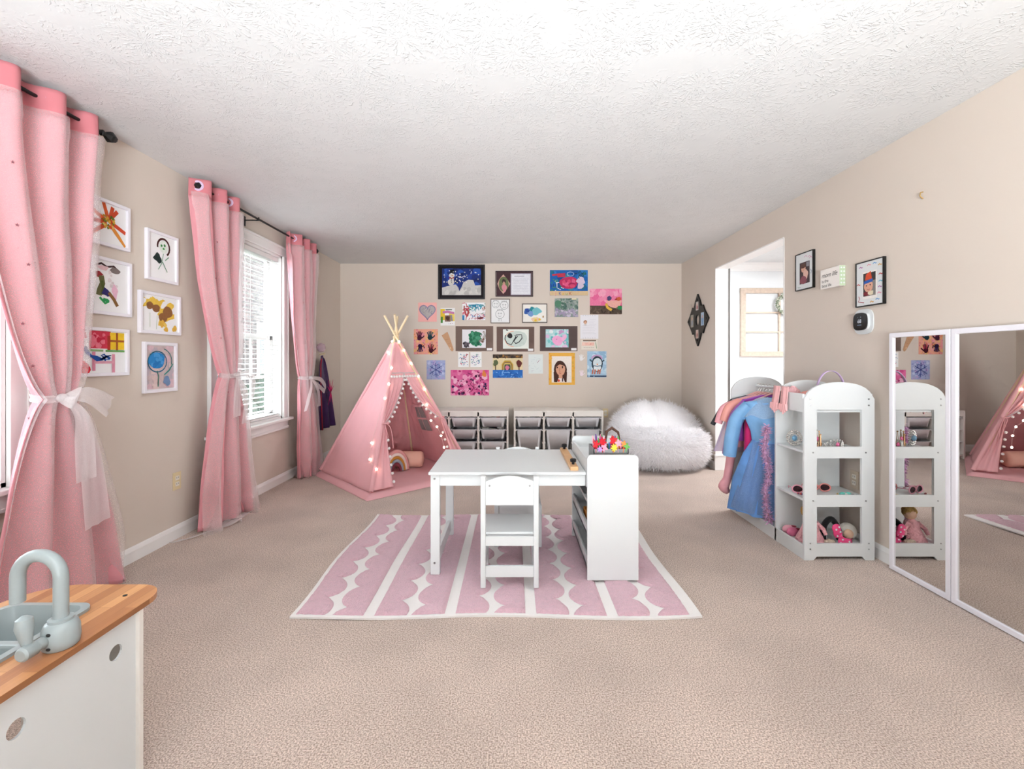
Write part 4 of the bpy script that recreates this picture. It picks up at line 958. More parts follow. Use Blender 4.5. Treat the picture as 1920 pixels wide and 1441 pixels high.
def crumple(name, label, cat, c, rad, m, n=3.):
    mb = MB(); mb.ball(c, rad, 22, 14, fn=lambda p, d: V(p.x, p.y, max(-rad[2], p.z))*(1+.28*noise.noise(d*n+V(c[0]*9, 0, 0)))); lo = min(v[2] for v in mb.v)
    return tag(mb.build(name, m, smooth=True, sharp=0), label, cat)
crumple('pink_scarf', 'crumpled bright pink scarf lying in the rack tray', 'scarf', (1.90, 2.86, .945), (.11, .06, .052), M_salm)
crumple('fluffy_stole', 'fluffy baby pink stole on the far side of the rack tray', 'stole', (1.80, 2.935, .955), (.055, .035, .06), mat('baby pink fluff', '#f0b9bd', .95, bump=(90, 1, .01)))
crumple('tulle_puff', 'small lilac tulle puff on the wall above the purple cape', 'hair bow', (XL+.05, 5.20, 1.33), (.045, .06, .05), sheer('lilac net', '#d9bcd6', .4), 5.)
M_silver = mat('silver plastic', '#d9d5d0', .2, metal=.8); M_gold = mat('rose gold plastic', '#c9a07a', .25, metal=.8)
M_gemb = mat('blue gem', '#6f9fc0', .08, spec=.9); M_gemp = mat('pink gem', '#d8568a', .08, spec=.9)
def tiara(label, c, w, h, m, gem, n=7):
    t = thing('tiara', label, 'tiara', c); c = V(*c)
    arc = lambda a: c+V(w*math.cos(a), -w*.75*math.sin(a), 0)
    A = [mix(.15, PI-.15, i/24) for i in range(25)]
    MB().tube([arc(a)+V(0, 0, .004) for a in A], .004, 6).build('band', m, t, smooth=True)
    mb = MB()
    for i in range(n):
        a = mix(.3, PI-.3, i/(n-1)); hh = h*(.45+.55*math.sin(PI*i/(n-1))); p = arc(a); d = V(-math.sin(a), -math.cos(a), 0)*.010
        mb.tube([p-d+V(0, 0, .005), p+V(0, 0, hh), p+d+V(0, 0, .005)], .0028, 5); mb.ball(p+V(0, 0, hh), .005, 8, 6)
        if i < n-1: b = arc(mix(.3, PI-.3, (i+.5)/(n-1))); mb.tube([b+V(.007*math.cos(q), 0, .016+.009*math.sin(q)) for q in [2*PI*k/10 for k in range(10)]], .0018, 5, True)
    mb.build('filigree', m, t, smooth=True)
    MB().ball(arc(PI/2)+V(0, -.004, h*.5), (.011, .006, .014), 10, 8).build('gem', gem, t, smooth=True)
tiara('tall rose gold tiara with pink gem on the rack top shelf', (1.885, 2.86, .6455), .045, .105, M_gold, M_gemp)
tiara('low silver tiara lying in front on the rack top shelf', (1.965, 2.80, .6455), .058, .058, M_silver, M_gemp, 9)
bt = thing('jewelled_brooch', 'round jewelled silver brooch with blue stone at the open side of the top shelf', 'brooch', (1.775, 2.87, .6455))
mb = MB(); bc = V(1.775, 2.87, .6955)
for rr, n in ((.045, 22), (.031, 15)):
    for k in range(n): a = 2*PI*k/n; mb.ball(bc+V(rr*math.cos(a)*.8, -rr*math.cos(a)*.35, rr*math.sin(a)), .0058, 7, 5)
mb.build('beads', M_silver, bt, smooth=True); MB().ball(bc+V(-.004, -.008, 0), (.017, .009, .018), 12, 8).build('stone', M_gemb, bt, smooth=True); MB().cyl(bc+V(0, .012, -.02), bc+V(0, .03, -.0498), .003).build('prop', M_silver, bt)
M_lens = mat('dark lens', '#3a2228', .1, spec=.7)
def shades(label, c, rz, col):
    t = thing('sunglasses', label, 'sunglasses', c, rz=rz); mf = mat('frame '+col, col, .3)
    for s in (-1, 1):
        ring = [V(s*.034+.030*math.cos(a)*(1+.10*math.cos(a-s*.6)), -.004*abs(math.cos(a)), .025+.023*math.sin(a)) for a in [2*PI*k/22 for k in range(22)]]
        MB().tube(ring, .0042, 7, True).build('rim', mf, t, smooth=True, world=False)
        mb = MB(); mb.add(ring+[V(s*.034, -.002, .025)], [(k, (k+1) % 22, 22) for k in range(22)]); mb.build('lens', M_lens, t, world=False)
        MB().tube([(s*.066, 0, .032), (s*.068, .06, .026), (s*.06, .10, .004)], .003, 6).build('temple', mf, t, world=False, smooth=True)
    MB().tube([(-.008, 0, .03), (0, -.002, .034), (.008, 0, .03)], .0035, 6).build('bridge', mf, t, world=False, smooth=True)
shades('pale pink child sunglasses at the open side of the middle shelf', (1.80, 2.82, .3605), -.35, '#e9a3b4')
shades('coral pink child sunglasses further back on the middle shelf', (1.925, 2.87, .3605), -.25, '#e58c86')
tag(MB().tube(spline([(1.83, 2.77, .366), (1.88, 2.745, .366), (1.95, 2.75, .368), (1.99, 2.79, .366)], 6), .0055, 8).build('yellow_bangle', mat('yellow plastic', '#dcb860', .4), smooth=True), 'curved yellow headband lying on the middle rack shelf', 'headband')
tg = thing('teal_hair_clip', 'teal bow hair clip at the front of the middle rack shelf', 'hair clip', (2.015, 2.76, .3605))
for s in (-1, 1): MB().ball((2.015+.017*s, 2.76, .374), (.019, .011, .012), 12, 8).build('loop', mat('teal ribbon', '#73cfc0', .5), tg, smooth=True)
MB().ball((2.015, 2.752, .374), .008).build('knot', mat('pale ribbon', '#e8efe6', .5), tg, smooth=True)
def beads(label, pts, cols, rad):
    t = thing('bead_string', label, 'beads', pts[0]); 
    for i, p in enumerate(spline(pts, 6)):
        c = cols[i % len(cols)]; MB().ball((p.x, p.y, .3605+rad), rad, 8, 6).build('bead', mat('bead '+c, c, .2), t, smooth=True)
beads('short string of red and blue beads at the open side of the middle shelf', [(1.755, 2.80, .36), (1.78, 2.775, .36), (1.80, 2.75, .36)], ['#c9343a', '#3a4f8f', '#d88a6a'], .0055)
beads('navy and white bead string at the wall side of the middle shelf', [(2.04, 2.785, .36), (2.07, 2.765, .36), (2.115, 2.76, .36)], ['#26304a', '#e8ecef', '#5f7f92'], .006)
# bottom shelf
dl = thing('baby_doll', 'soft doll in a frilly pink dress with blond hair on the bottom shelf', 'doll', (1.835, 2.80, .0705))
MB().ball((1.835, 2.82, .235), (.034, .034, .036), 16, 12).build('head', mat('doll skin', '#ecc3a6', .6), dl, smooth=True)
mb = MB(); mb.ball((1.832, 2.828, .246), (.04, .038, .038), 18, 12, fn=lambda p, d: p*(1+.12*noise.noise(d*6))); mb.build('hair', mat('blond hair', '#c9a05c', .8, bump=(120, 1, .01)), dl, smooth=True)
MB().lathe([(.016, .135), (.035, .12), (.045, .08), (.075, .02), (.08, .002), (.04, 0)], (1.835, 2.81, .0705), 22).build('dress', mat('frilly pink cotton', '#efb0b6', .8, var=(30, .15), bump=(60, 1, .02)), dl, smooth=True)
for s in (-1, 1): MB().tube([(1.835+s*.03, 2.80, .185), (1.835+s*.065, 2.785, .15), (1.835+s*.07, 2.77, .12)], [.014, .012, .01], 8).build('arm', MATS['frilly pink cotton'], dl, smooth=True)
bw = thing('polka_dot_bow', 'hot pink bow with white polka dots on a black plush band, bottom shelf', 'hair bow', (1.975, 2.765, .0705))
M_bow = mat('hot pink satin', '#e0457c', .5); M_bk = mat('black plush', '#141214', .95, sheen=.3)
MB().tube(spline([(1.90, 2.79, .085), (1.915, 2.80, .17), (1.965, 2.81, .205), (2.0, 2.80, .15), (2.0, 2.79, .085)], 6), .017, 10).build('plush_band', M_bk, bw, smooth=True)
for nm_, c0, e in (('bow_loop', V(1.955, 2.745, .155), V(-.26, 0, .97)), ('bow_loop', V(2.0, 2.74, .092), V(.93, 0, -.25))):
    e = e.normalized(); p = V(-e.z, 0, e.x)
    def lf(pp, d, e=e, p=p): return e*(d.x*.044)+p*(d.z*(.022+.014*abs(d.x)))+V(0, d.y*.014, 0)
    mb = MB(); mb.ball(c0, 1, 20, 14, fn=lf); lo = mb.build(nm_, M_bow, bw, smooth=True)
    for a, b in ((-.55, .35), (-.1, -.35), (.35, .3), (.55, -.4), (-.65, -.4)):
        q = c0+e*(a*.044)+p*(b*.03)+V(0, -.0142*math.sqrt(max(.05, 1-a*a-b*b)), 0); MB().ball(q, (.006, .0012, .006), 10, 6).build('dot', M_white, lo, smooth=True)
MB().ball((1.97, 2.735, .125), .011).build('knot', M_bow, bw, smooth=True)
rdl = thing('rag_doll_head', 'small cream bonneted rag doll lying at the wall side of the bottom shelf', 'doll', (2.075, 2.80, .0705))
MB().ball((2.08, 2.83, .125), (.05, .045, .048), 18, 14, fn=lambda p, d: p*(1+.06*noise.noise(d*5))).build('bonnet', mat('cream felt', '#e3dcd2', .9, bump=(60, .6, .01)), rdl, smooth=True)
MB().ball((2.06, 2.795, .118), (.03, .02, .03), 14, 10).build('face', MATS['doll skin'], rdl, smooth=True)
MB().ball((2.07, 2.82, .089), (.035, .03, .017), 12, 8).build('collar', M_crim, rdl, smooth=True)
crumple('sequin_purse', 'beige sequinned purse lying flat on the bottom rack shelf', 'purse', (1.905, 2.738, .0905), (.034, .018, .019), mat('beige sequins', '#cbb9a4', .3, metal=.4, var=(300, .5), bump=(300, 1, .004)), 2.)
for i, (yy, c) in enumerate(((2.93, 'striped rose'), (2.885, 'darker rose'))):
    t = thing('ballet_slipper', f'{c} satin slipper at the open side of the bottom shelf', 'shoe', (1.775, yy, .0705)); ms = mat('slipper '+c, ('#e7a5b4', '#c9698a')[i], .5)
    mb = MB(); mb.ball((1.785, yy, .098), (.05, .019, .026), 20, 12, fn=lambda p, d: V(p.x, p.y*(1-.25*d.x), p.z*(1-.35*d.x))); mb.build('upper', ms, t, smooth=True); MB().ball((1.80, yy, .1155), (.026, .012, .008), 14, 8).build('opening', M_crim, t, smooth=True)

# ------------------------------------------------------------------ mirrors on the right wall
M_mir = mat('mirror', '#e4e2e0', 0.0, metal=1, var=(1, 0)); M_mf = mat('white mirror frame', '#f0ecf2', .4, var=(4, .01))
def mirror(label, y1, y0, zt=1.338, z0=.004):
    t = thing('wall_mirror', label, 'mirror', (2.15, (y0+y1)/2, z0)); xb, xf, g = XR-.018, 2.138, .026
    m = MB(); m.prism(rect(y0, z0, y1, zt), [rect(y0+g, z0+g, y1-g, zt-g)], lambda y, z, d: (xf+d, y, z), xb-xf); m.build('frame', M_mf, t, bevel=.003)
    MB().box((xf+.009, y0+g-.002, z0+g-.002), (xf+.013, y1-g+.002, zt-g+.002)).build('glass', M_mir, t)
mirror('tall white-framed mirror next to the dress-up rack', 2.588, 2.226)
mirror('tall white-framed mirror nearest the camera at the right edge', 2.222, 1.86)

# ------------------------------------------------------------------ small things on the right wall
def rart(xl, xr, yt, yb, x):
    """picture surface on the right wall: pixel columns of its far and near edge, rows at the near edge"""
    Y0, Y1 = yl(xl, x), yl(xr, x); z1, z0 = zy(yt, Y1), zy(yb, Y1)
    return Art((XR, Y0, z1), (0, Y1-Y0, 0), (0, 0, z0-z1), (-1, 0, 0))
def photo_frame(label, a, draw):
    t = thing('framed_photo', label, 'photo frame', a.at(.5, 1))
    frame_ring(a, .006, .001, .019).build('frame', M_black, t); slab(a, .02, .02, .98, .98, .001, .015).build('mat_board', M_white, t)
    a.base = .0153; draw(a); a.build(t, 'photo', M_gloss)
def ph1(a):
    a.rect(.24, .26, .80, .84, '#4a3a3c'); a.blob(.45, .42, .13, .11, '#d9a58c', .05).blob(.42, .36, .16, .07, '#5b3b30').blob(.58, .6, .14, .13, '#e2b8a8').blob(.45, .74, .2, .10, '#8b4a55').rect(.62, .28, .78, .4, '#8d8a90')
    for q in ((.6, .13), (.8, .16), (.88, .2)): a.stroke([(q[0]-.1, q[1]), (q[0], q[1]-.03), (q[0]+.06, q[1]+.01)], .02, '#d58fb2')
    a.stroke([(.86, .5), (.9, .56), (.87, .62)], .02, '#5a6a8a'); a.stroke([(.14, .9), (.2, .93), (.3, .92)], .02, '#8fae9c')
def ph2(a):
    a.rect(.25, .24, .76, .84, '#f4efe9'); a.rect(.28, .27, .72, .78, '#3d3b3b'); a.rect(.58, .45, .72, .78, '#8f8a84').blob(.47, .57, .16, .13, '#e0a98f', .04)
    a.poly([(.34, .46), (.38, .30), (.55, .24), (.60, .44)], '#d9512f').poly([(.30, .44), (.62, .41), (.62, .48), (.30, .51)], '#2f62b5').blob(.40, .55, .02, .014, '#2a1d1a').blob(.53, .54, .02, .014, '#2a1d1a').stroke([(.42, .63), (.47, .65), (.52, .63)], .015, '#a8504a')
    a.blob(.40, .73, .11, .05, '#7d2430').blob(.55, .72, .1, .055, '#e9dcc0')
    cols = ['#b06aa8', '#e28aa0', '#4f9ad0', '#d8a24a', '#c24a4a', '#5ab0c8']
    for i, (u, v) in enumerate(((.2, .12), (.5, .1), (.7, .09), (.88, .15), (.9, .35), (.9, .5), (.88, .62), (.86, .75), (.8, .88), (.6, .92), (.12, .5))): a.stroke([(u-.07, v+.01), (u-.02, v-.015), (u+.03, v+.01), (u+.06, v)], .025, cols[i % 6])
    a.stroke([(.12, .76), (.16, .82), (.1, .88), (.2, .9), (.32, .92)], .022, '#a83a4a')
photo_frame('black-edged photo frame of a mother and baby, left of the wooden sign', rart(1491, 1524.4, 466.6, 538.3, 2.172), ph1)
photo_frame('black-edged photo frame with painted mat and child in paper crown', rart(1604, 1656.5, 480, 568.7, 2.172), ph2)
a = rart(1538.5, 1574, 497, 535, 2.15)
sg = thing('block_sign', 'small wooden block sign reading mom life is the best life', 'sign', a.at(.5, 1))
slab(a, 0, 0, 1, 1, .001, .04).build('block', mat('white washed wood', '#f3ece6', .7), sg); a.base = .0402
letter(a, 'mom life', .06, .42, .043, '#1d1b1b', .35); letter(a, 'is the', .08, .68, .030, '#4a4744'); letter(a, 'best life', .08, .92, .030, '#4a4744'); a.build(sg, 'lettering')
m = MB(); e = a.at(1, 0)
for i in range(5):
    for j in range(2): m.add([V(e.x-.006-.018*j-(.008 if i % 2 else 0)+(-.006 if k in (0, 2) else .006)*(1 if k in (0, 1) else 0), e.y-.0008, e.z-.013-.026*i) for k in range(1)]+[V(e.x-.010-.018*j+.006*math.cos(2*PI*k/8), e.y-.0008, e.z-.014-.025*i+.006*math.sin(2*PI*k/8)) for k in range(8)], [tuple(range(1, 9))])
m.build('polka_dots', M_white, sg)
MB().box((XR-.0395, e.y-.0005, e.z-a.h+.001), (XR-.0015, e.y+.0005, e.z-.001)).build('green_side', mat('sage print', '#b9cba8', .7), sg)
# thermostat
th = thing('thermostat', 'black and white smart thermostat showing 68 under the framed photo', 'thermostat', (XR, 2.83, 1.33))
def squircle(cy, cz, a, b, n=40, p=3.2): return [(cy+math.copysign(abs(math.cos(t))**(2/p), math.cos(t))*a, cz+math.copysign(abs(math.sin(t))**(2/p), math.sin(t))*b) for t in [2*PI*k/n for k in range(n)]]
cz = 1.425
for nm_, s, d0, d1, mm in (('wall_plate', .078, .001, .008, M_white), ('body', .056, .008, .022, M_white), ('screen', .054, .022, .031, mat('black glass', '#0c0e12', .08, spec=.7))):
    m = MB(); m.prism(squircle(2.835, cz, s, s), [], lambda y, z, d: (XR-d0-d, y, z), d1-d0); m.build(nm_, mm, th, bevel=.003)
a = Art((XR-.0312, 2.835+.05, cz+.05), (0, -.1, 0), (0, 0, -.1), (-1, 0, 0)); a.base = .0002; letter(a, '68', .33, .58, .032, '#e8f2ff'); a.spots(.3, .22, .7, .24, ['#cfe0f4'], 3, .018); a.rect(.32, .70, .66, .73, '#8fa6c4')
a.build(th, 'digits', M_gloss)
hk = P(1731, 365, yl(1731, XR)); tag(MB().tube([(XR-.001, hk.y, hk.z+.015), (XR-.014, hk.y, hk.z+.012), (XR-.018, hk.y, hk.z-.006), (XR-.008, hk.y, hk.z-.016), (XR-.001, hk.y, hk.z-.02)], .003, 8).build('picture_hook', mat('brass', '#c9a86a', .35, metal=.7), smooth=True), 'small bare brass picture hook high on the right wall', 'hook')
# outlets
def outlet(label, c, n, u, mp, mi):
    t = thing('wall_outlet', label, 'outlet', c); c, n, u = V(*c), V(*n), V(*u)
    def slab2(w, h, d0, d1, dz, m_, nm_, par=t):
        mb = MB(); mb.prism(rect(-w/2, -h/2, w/2, h/2), [], lambda a, b, d: c+u*a+V(0, 0, b+dz)+n*(d0+d), d1-d0); return mb.build(nm_, m_, par, bevel=.001)
    slab2(.07, .115, 0, .005, 0, mp, 'cover_plate')
    for dz in (.02, -.02):
        s = slab2(.034, .028, .005, .0075, dz, mi, 'socket')
        for du in (-.007, .007):
            mb = MB(); mb.prism(rect(-.0012, -.005, .0012, .005), [], lambda a, b, d: c+u*(a+du)+V(0, 0, b+dz+.002)+n*(.0075+d), .0004); mb.build('slot', M_dark, s)
outlet('ivory wall outlet low on the left wall between frames and middle curtain', (XL, yl(331, XL), zy(901, yl(331, XL))), (1, 0, 0), (0, 1, 0), M_ivory, M_outletw)
outlet('beige wall outlet seen through the rack middle shelf', (XR, 2.915, .42), (-1, 0, 0), (0, 1, 0), mat('beige plastic', '#d3c2ad', .4), M_outletw)
outlet('wall outlet on the back wall just left of the beanbag', (1.20, YB, .50), (0, -1, 0), (1, 0, 0), M_ivory, M_outletw)
# diamond collage
dc = V(XR, 5.365, zy(600, 5.38)); dg = thing('collage_frame', 'black diamond-shaped photo collage frame by the doorway', 'photo frame', dc)
def lob(h=.31, w=.305): return [(0, h), (.07, h*.72), (.105, .155), (.155, .165), (.20, .10), (w, .0), (.20, -.10), (.155, -.165), (.105, -.155), (.07, -h*.72), (0, -h), (-.07, -h*.72), (-.105, -.155), (-.155, -.165), (-.20, -.10), (-w, 0), (-.20, .10), (-.155, .165), (-.105, .155), (-.07, h*.72)]
ov = [(.048*math.cos(2*PI*k/20), .066*math.sin(2*PI*k/20)) for k in range(20)]
tri = lambda x, y, s: [(x-.018, y-.015*s), (x+.018, y-.015*s), (x, y+.018*s)]
tr2 = lambda x, s: [(x, .018), (x+.02*s, 0), (x, -.018)]
m = MB(); m.prism(lob(), [ov, tri(0, .243, 1), tri(0, -.243, -1), tr2(.245, 1), tr2(-.245, -1)], lambda a, b, d: (dc.x-.001-d, dc.y-a, dc.z+b), .018); m.build('frame', M_black, dg, bevel=.003)
for (a_, b_, w_, h_), cs in (((0, .165, .075, .10), ('#d8cfcb', '#b4656a')), ((0, -.165, .075, .10), ('#d9c3bb', '#a86d62')), ((.15, 0, .085, .15), ('#a9c3dc', '#6f9cc8')), ((-.15, 0, .085, .15), ('#a8a294', '#8f98a8'))):
    p = Art((dc.x-.019, dc.y-a_+w_/2, dc.z+b_+h_/2), (0, -w_, 0), (0, 0, -h_), (-1, 0, 0)); p.base = .0006; p.rect(0, 0, 1, 1, cs[0]).blob(.5, .62, .3, .3, cs[1]).blob(.5, .32, .16, .14, '#d8a78e'); p.build(dg, 'photo', M_gloss)

# ------------------------------------------------------------------ hall wall: old sash and wreath
fx0, fx1, fz1, fz0 = 2.945, 3.955, 2.118, 1.235; yf = YB
of = thing('old_window_frame', 'weathered wooden window sash hung on the white hall wall', 'wall decor', ((fx0+fx1)/2, yf, fz0))
M_old = mat('weathered wood', '#cdb9a8', .8, var=(30, .25), bump=(90, .6, .004)); bw_ = .065
for lo, hi in (((fx0, fz1-bw_), (fx1, fz1)), ((fx0, fz0), (fx1, fz0+bw_)), ((fx0+.002, fz0+bw_), (fx0+bw_, fz1-bw_)), ((fx1-bw_, fz0+bw_), (fx1-.002, fz1-bw_))): MB().box((lo[0], yf-.036, lo[1]), (hi[0], yf-.001, hi[1])).build('sash_rail', M_old, of, bevel=.003)
xm = (fx0+fx1)/2; MB().box((xm-.012, yf-.03, fz0+bw_), (xm+.012, yf-.008, fz1-bw_)).build('glazing_bar', M_old, of)
for k in (1, 2): z = mix(fz0+bw_, fz1-bw_, k/3); MB().box((fx0+bw_, yf-.029, z-.009), (fx1-bw_, yf-.009, z+.009)).build('glazing_bar', M_old, of)
for i in range(2):
    for k in range(3):
        xa, xb = (fx0+bw_, xm-.012) if i == 0 else (xm+.012, fx1-bw_); za, zb = mix(fz0+bw_, fz1-bw_, k/3)+.009, mix(fz0+bw_, fz1-bw_, (k+1)/3)-.009
        MB().box((xa, yf-.02, za), (xb, yf-.017, zb)).build('pane', glassy(), of)
wr = thing('leaf_wreath', 'small sage-green leaf wreath hanging on the old window sash', 'wreath', (xm+.05, yf-.06, 1.80)); wc = V(xm+.06, yf-.065, 1.905)
MB().tube([wc+V(.115*math.cos(a), 0, .115*math.sin(a)) for a in [2*PI*k/24 for k in range(24)]], .008, 6, True).build('hoop', mat('twig', '#7d6b57', .9), wr, smooth=True)
m = MB(); r = random.Random(2)
for i in range(330):
    a = r.uniform(0, 2*PI); c = wc+V(.115*math.cos(a), r.uniform(-.012, .006), .115*math.sin(a)); d = V(r.uniform(-1, 1), r.uniform(-.6, .05), r.uniform(-1, 1)).normalized(); s = d.cross(V(0, 1, .2)).normalized()*.008; L = r.uniform(.025, .045)
    m.add([c, c+d*L*.5+s, c+d*L, c+d*L*.5-s], [(0, 1, 2, 3)], 0, rgb(r.choice(['#8d9a83', '#b3b8a4', '#6f7f68', '#d5d3c4'])))
f = m.build('leaves', M_paint, wr); f['kind'] = 'stuff'
MB().box((wc.x-.012, yf-.048, wc.z+.11), (wc.x+.012, yf-.044, fz1+.002)).build('hanging_ribbon', mat('linen ribbon', '#cfc3b2', .8), wr)
tl = thing('track_light', 'black track light on the hall ceiling, glimpsed through the doorway', 'lamp', (2.72, 4.75, 2.38))
MB().box((2.60, 4.72, ZC-.03), (3.2, 4.75, ZC-.001)).build('track', M_black, tl)
for x in (2.68, 3.0): MB().cyl((x, 4.735, ZC-.03), (x, 4.735, ZC-.10), .026, n=14).build('spot_head', M_black, tl, smooth=True)
# ------------------------------------------------------------------ framed art on the left wall
M_pap = mat('white paper', '#f3f1f1', .8, var=(20, .01))
def lart(xl, xr, yt, yb):
    x = XL+.02; Y0, Y1 = yl(xl, x), yl(xr, x); return Art((XL, Y0, zy(yt, Y1)), (0, Y1-Y0, 0), (0, 0, zy(yb, Y1)-zy(yt, Y1)), (1, 0, 0))
def framed(label, a, draw, pap='#f3f1f1'):
    t = thing('framed_painting', label, 'picture', a.at(.5, 1))
    frame_ring(a, .018, .001, .022).build('frame', M_mf, t, bevel=.002); slab(a, .05, .04, .95, .96, .001, .010).build('paper', mat('paper '+pap, pap, .8), t)
    s = a.sub(.08, .07, .92, .93, .0104); draw(s); s.build(t)
def d1(a):
    for p, c in (((.5, .42, .36, .0), '#d85f2e'), ((.52, .42, .62, .05), '#cf4f2a'), ((.45, .45, .02, .25), '#d85f2e'), ((.45, .48, .0, .52), '#cf4a28'), ((.45, .52, .0, .86), '#d2552c'), ((.55, .45, 1, .62), '#d24a2a'), ((.55, .52, 1, .98), '#df8f3c'), ((.5, .42, .75, .12), '#c94a28')): a.stroke([(p[0], p[1]), ((p[0]+p[2])/2, (p[1]+p[3])/2), (p[2], p[3])], .10, c)
    a.spots(.35, .32, .65, .62, ['#d8a63a', '#b8862a', '#6f7a2a', '#e8c870', '#d6502a'], 34, .02, .05)
def d2(a):
    a.blob(.56, .24, .17, .15, '#e9efe6', .03).arc(.56, .25, .23, .2, PI*.95, 2.3*PI, .06, '#4a2420').blob(.48, .22, .04, .03, '#3f8a4a').blob(.60, .2, .04, .03, '#3f8a4a').blob(.56, .28, .04, .03, '#4aa050')
    a.stroke([(.55, .4), (.5, .62), (.36, .8)], .03, '#8fb09a').stroke([(.52, .6), (.7, .82)], .03, '#6f9a80').blob(.34, .53, .14, .1, '#23322f', .3).stroke([(.3, .42), (.4, .52), (.44, .62)], .08, '#2a3a36').stroke([(.76, .45), (.62, .55)], .03, '#7fa68a')
def d3(a):
    a.stroke([(.1, .10), (.25, .05), (.4, .1), (.6, .06), (.7, .12)], .05, '#3b2220').blob(.62, .14, .14, .08, '#7d6f6c', .3).blob(.30, .14, .14, .06, '#e8c4c8', .3).blob(.18, .28, .1, .05, '#9a2f36', .25)
    a.stroke([(.24, .3), (.28, .45), (.2, .6), (.18, .7)], .15, '#6c6a44').stroke([(.26, .4), (.3, .55), (.26, .68)], .08, '#55602f').blob(.38, .62, .11, .09, '#35306f', .3).blob(.62, .6, .08, .14, '#e8b8cc', .3).stroke([(.45, .62), (.6, .75), (.7, .88)], .09, '#8a6238').stroke([(.2, .74), (.35, .85), (.45, .8)], .06, '#3aa05a').blob(.36, .78, .1, .05, '#2f9a58', .3).spots(.3, .2, .8, .5, ['#e9dede', '#dccfd0'], 8, .03, .06)
def d4(a):
    for u, v in ((.2, .2), (.4, .22), (.72, .42), (.6, .58)): a.blob(u, v, .2, .2, '#e9c14e', .45, 20)
    for u, v, r in ((.2, .3, .1), (.38, .36, .11), (.72, .42, .15), (.58, .6, .13)): a.blob(u, v, r, r*1.05, '#93633c', .08)
    a.spots(.5, .7, .95, .95, ['#ecca66', '#e2b24a'], 9, .03, .07); a.stroke([(.2, .5), (.2, .9)], .015, '#cdd3c0').stroke([(.4, .55), (.38, .95)], .015, '#cdd3c0')
def d5(a):
    a.rect(.2, .0, .68, .42, '#d43a50').rect(.66, .02, 1, .44, '#efc62e').rect(.8, .02, .85, .5, '#a85a2a').rect(.66, .2, 1, .25, '#a85a2a').rect(.60, .1, .67, .48, '#b5362c').scrib(.02, .0, .16, .2, '#d02a40', 12, .05).blob(.1, .86, .13, .16, '#d8283a', .3)
    a.spots(.25, .05, .6, .35, ['#e8788a', '#c92a44'], 14, .03, .07); a.rect(.26, .5, .33, .95, '#d98aa0').rect(.7, .55, .77, 1, '#dd93a6').rect(.3, .72, .75, .78, '#e2a2b2').rect(.55, .45, 1, .5, '#6aa05a').stroke([(.2, .46), (.5, .47)], .04, '#8fae7a')
    for k in range(3): a.stroke([(.04+.03*k, .4), (.14, .47+.03*k), (.24, .6), (.36, .62+.04*k), (.48, .68), (.56, .6), (.66, .66)], .045, '#1f4fa0')
    a.scrib(.04, .38, .18, .5, '#2456a8', 10, .03).scrib(.42, .55, .68, .72, '#2456a8', 12, .03)
def d6(a):
    a.rect(0, 0, 1, 1, '#cdb8b8').spots(0, 0, 1, 1, ['#d9b9c0', '#c3b4bd', '#dcc3bf', '#bfb0b8'], 26, .08, .16).blob(.36, .34, .29, .2, '#2f86c8', .08).spots(.2, .2, .55, .46, ['#2878bc', '#4a9ad6', '#2f86c8'], 16, .05, .09).ring(.38, .37, .33, .24, .03, '#2a6a86').arc(.45, .35, .45, .3, -1.2, .3, .025, '#2f7a78').stroke([(.36, .58), (.42, .72), (.4, .95)], .03, '#2f7a6a').stroke([(.95, .42), (.8, .58), (.62, .68)], .035, '#3a8f86').blob(.72, .82, .13, .11, '#7d97bd', .2)
framed('white-framed painting of orange crossing bands with gold centre, half behind the curtain', lart(165, 244.5, 391, 473), d1)
framed('white-framed drawing of a long-haired figure with green eyes', lart(276, 334.5, 447, 535), d2)
framed('white-framed painting of olive, brown and pink smears', lart(169, 247.5, 494.5, 595), d3)
framed('white-framed painting of yellow sunflowers with brown middles', lart(263, 339.5, 557, 629), d4)
framed('white-framed red, yellow and blue painting, lowest beside the curtain', lart(143, 243, 618, 703), d5)
framed('white-framed painting of a round blue flower on mauve', lart(271, 333, 643, 732), d6)

# ------------------------------------------------------------------ children's art on the back wall
def bart(x0, y0, x1, y1): return Art(P(x0, y0, YB), ((x1-x0)*YB/F, 0, 0), (0, 0, -(y1-y0)*YB/F), (0, -1, 0))
def sheet(name, label, box, col, draw, mat_board=None, inner=None, frame=None, caption=False):
    a = bart(*box); t = thing(name, label, 'artwork', a.at(.5, 1)); d = .0015
    if frame: frame_ring(a, frame[1], .0005, .014).build('frame', mat('frame '+frame[0], frame[0], .4), t); d = .008
    if mat_board: slab(a, .004, .004, .996, .996, .0005, .003).build('mat_board', mat('card '+mat_board, mat_board, .85, var=(8, .18)), t); d = .005
    i = inner or ((.0, .0, 1, 1) if not frame else (.03, .04, .97, .96))
    slab(a, *i, .0005 if not mat_board else .003, d).build('paper', mat('paper '+col, col, .8), t)
    s = a.sub(*i, base=d+.0003); draw(s); s.build(t)
    if caption: slab(a, .83, .88, .97, .97, .003, .004).build('caption_card', M_pap, t)
    return t
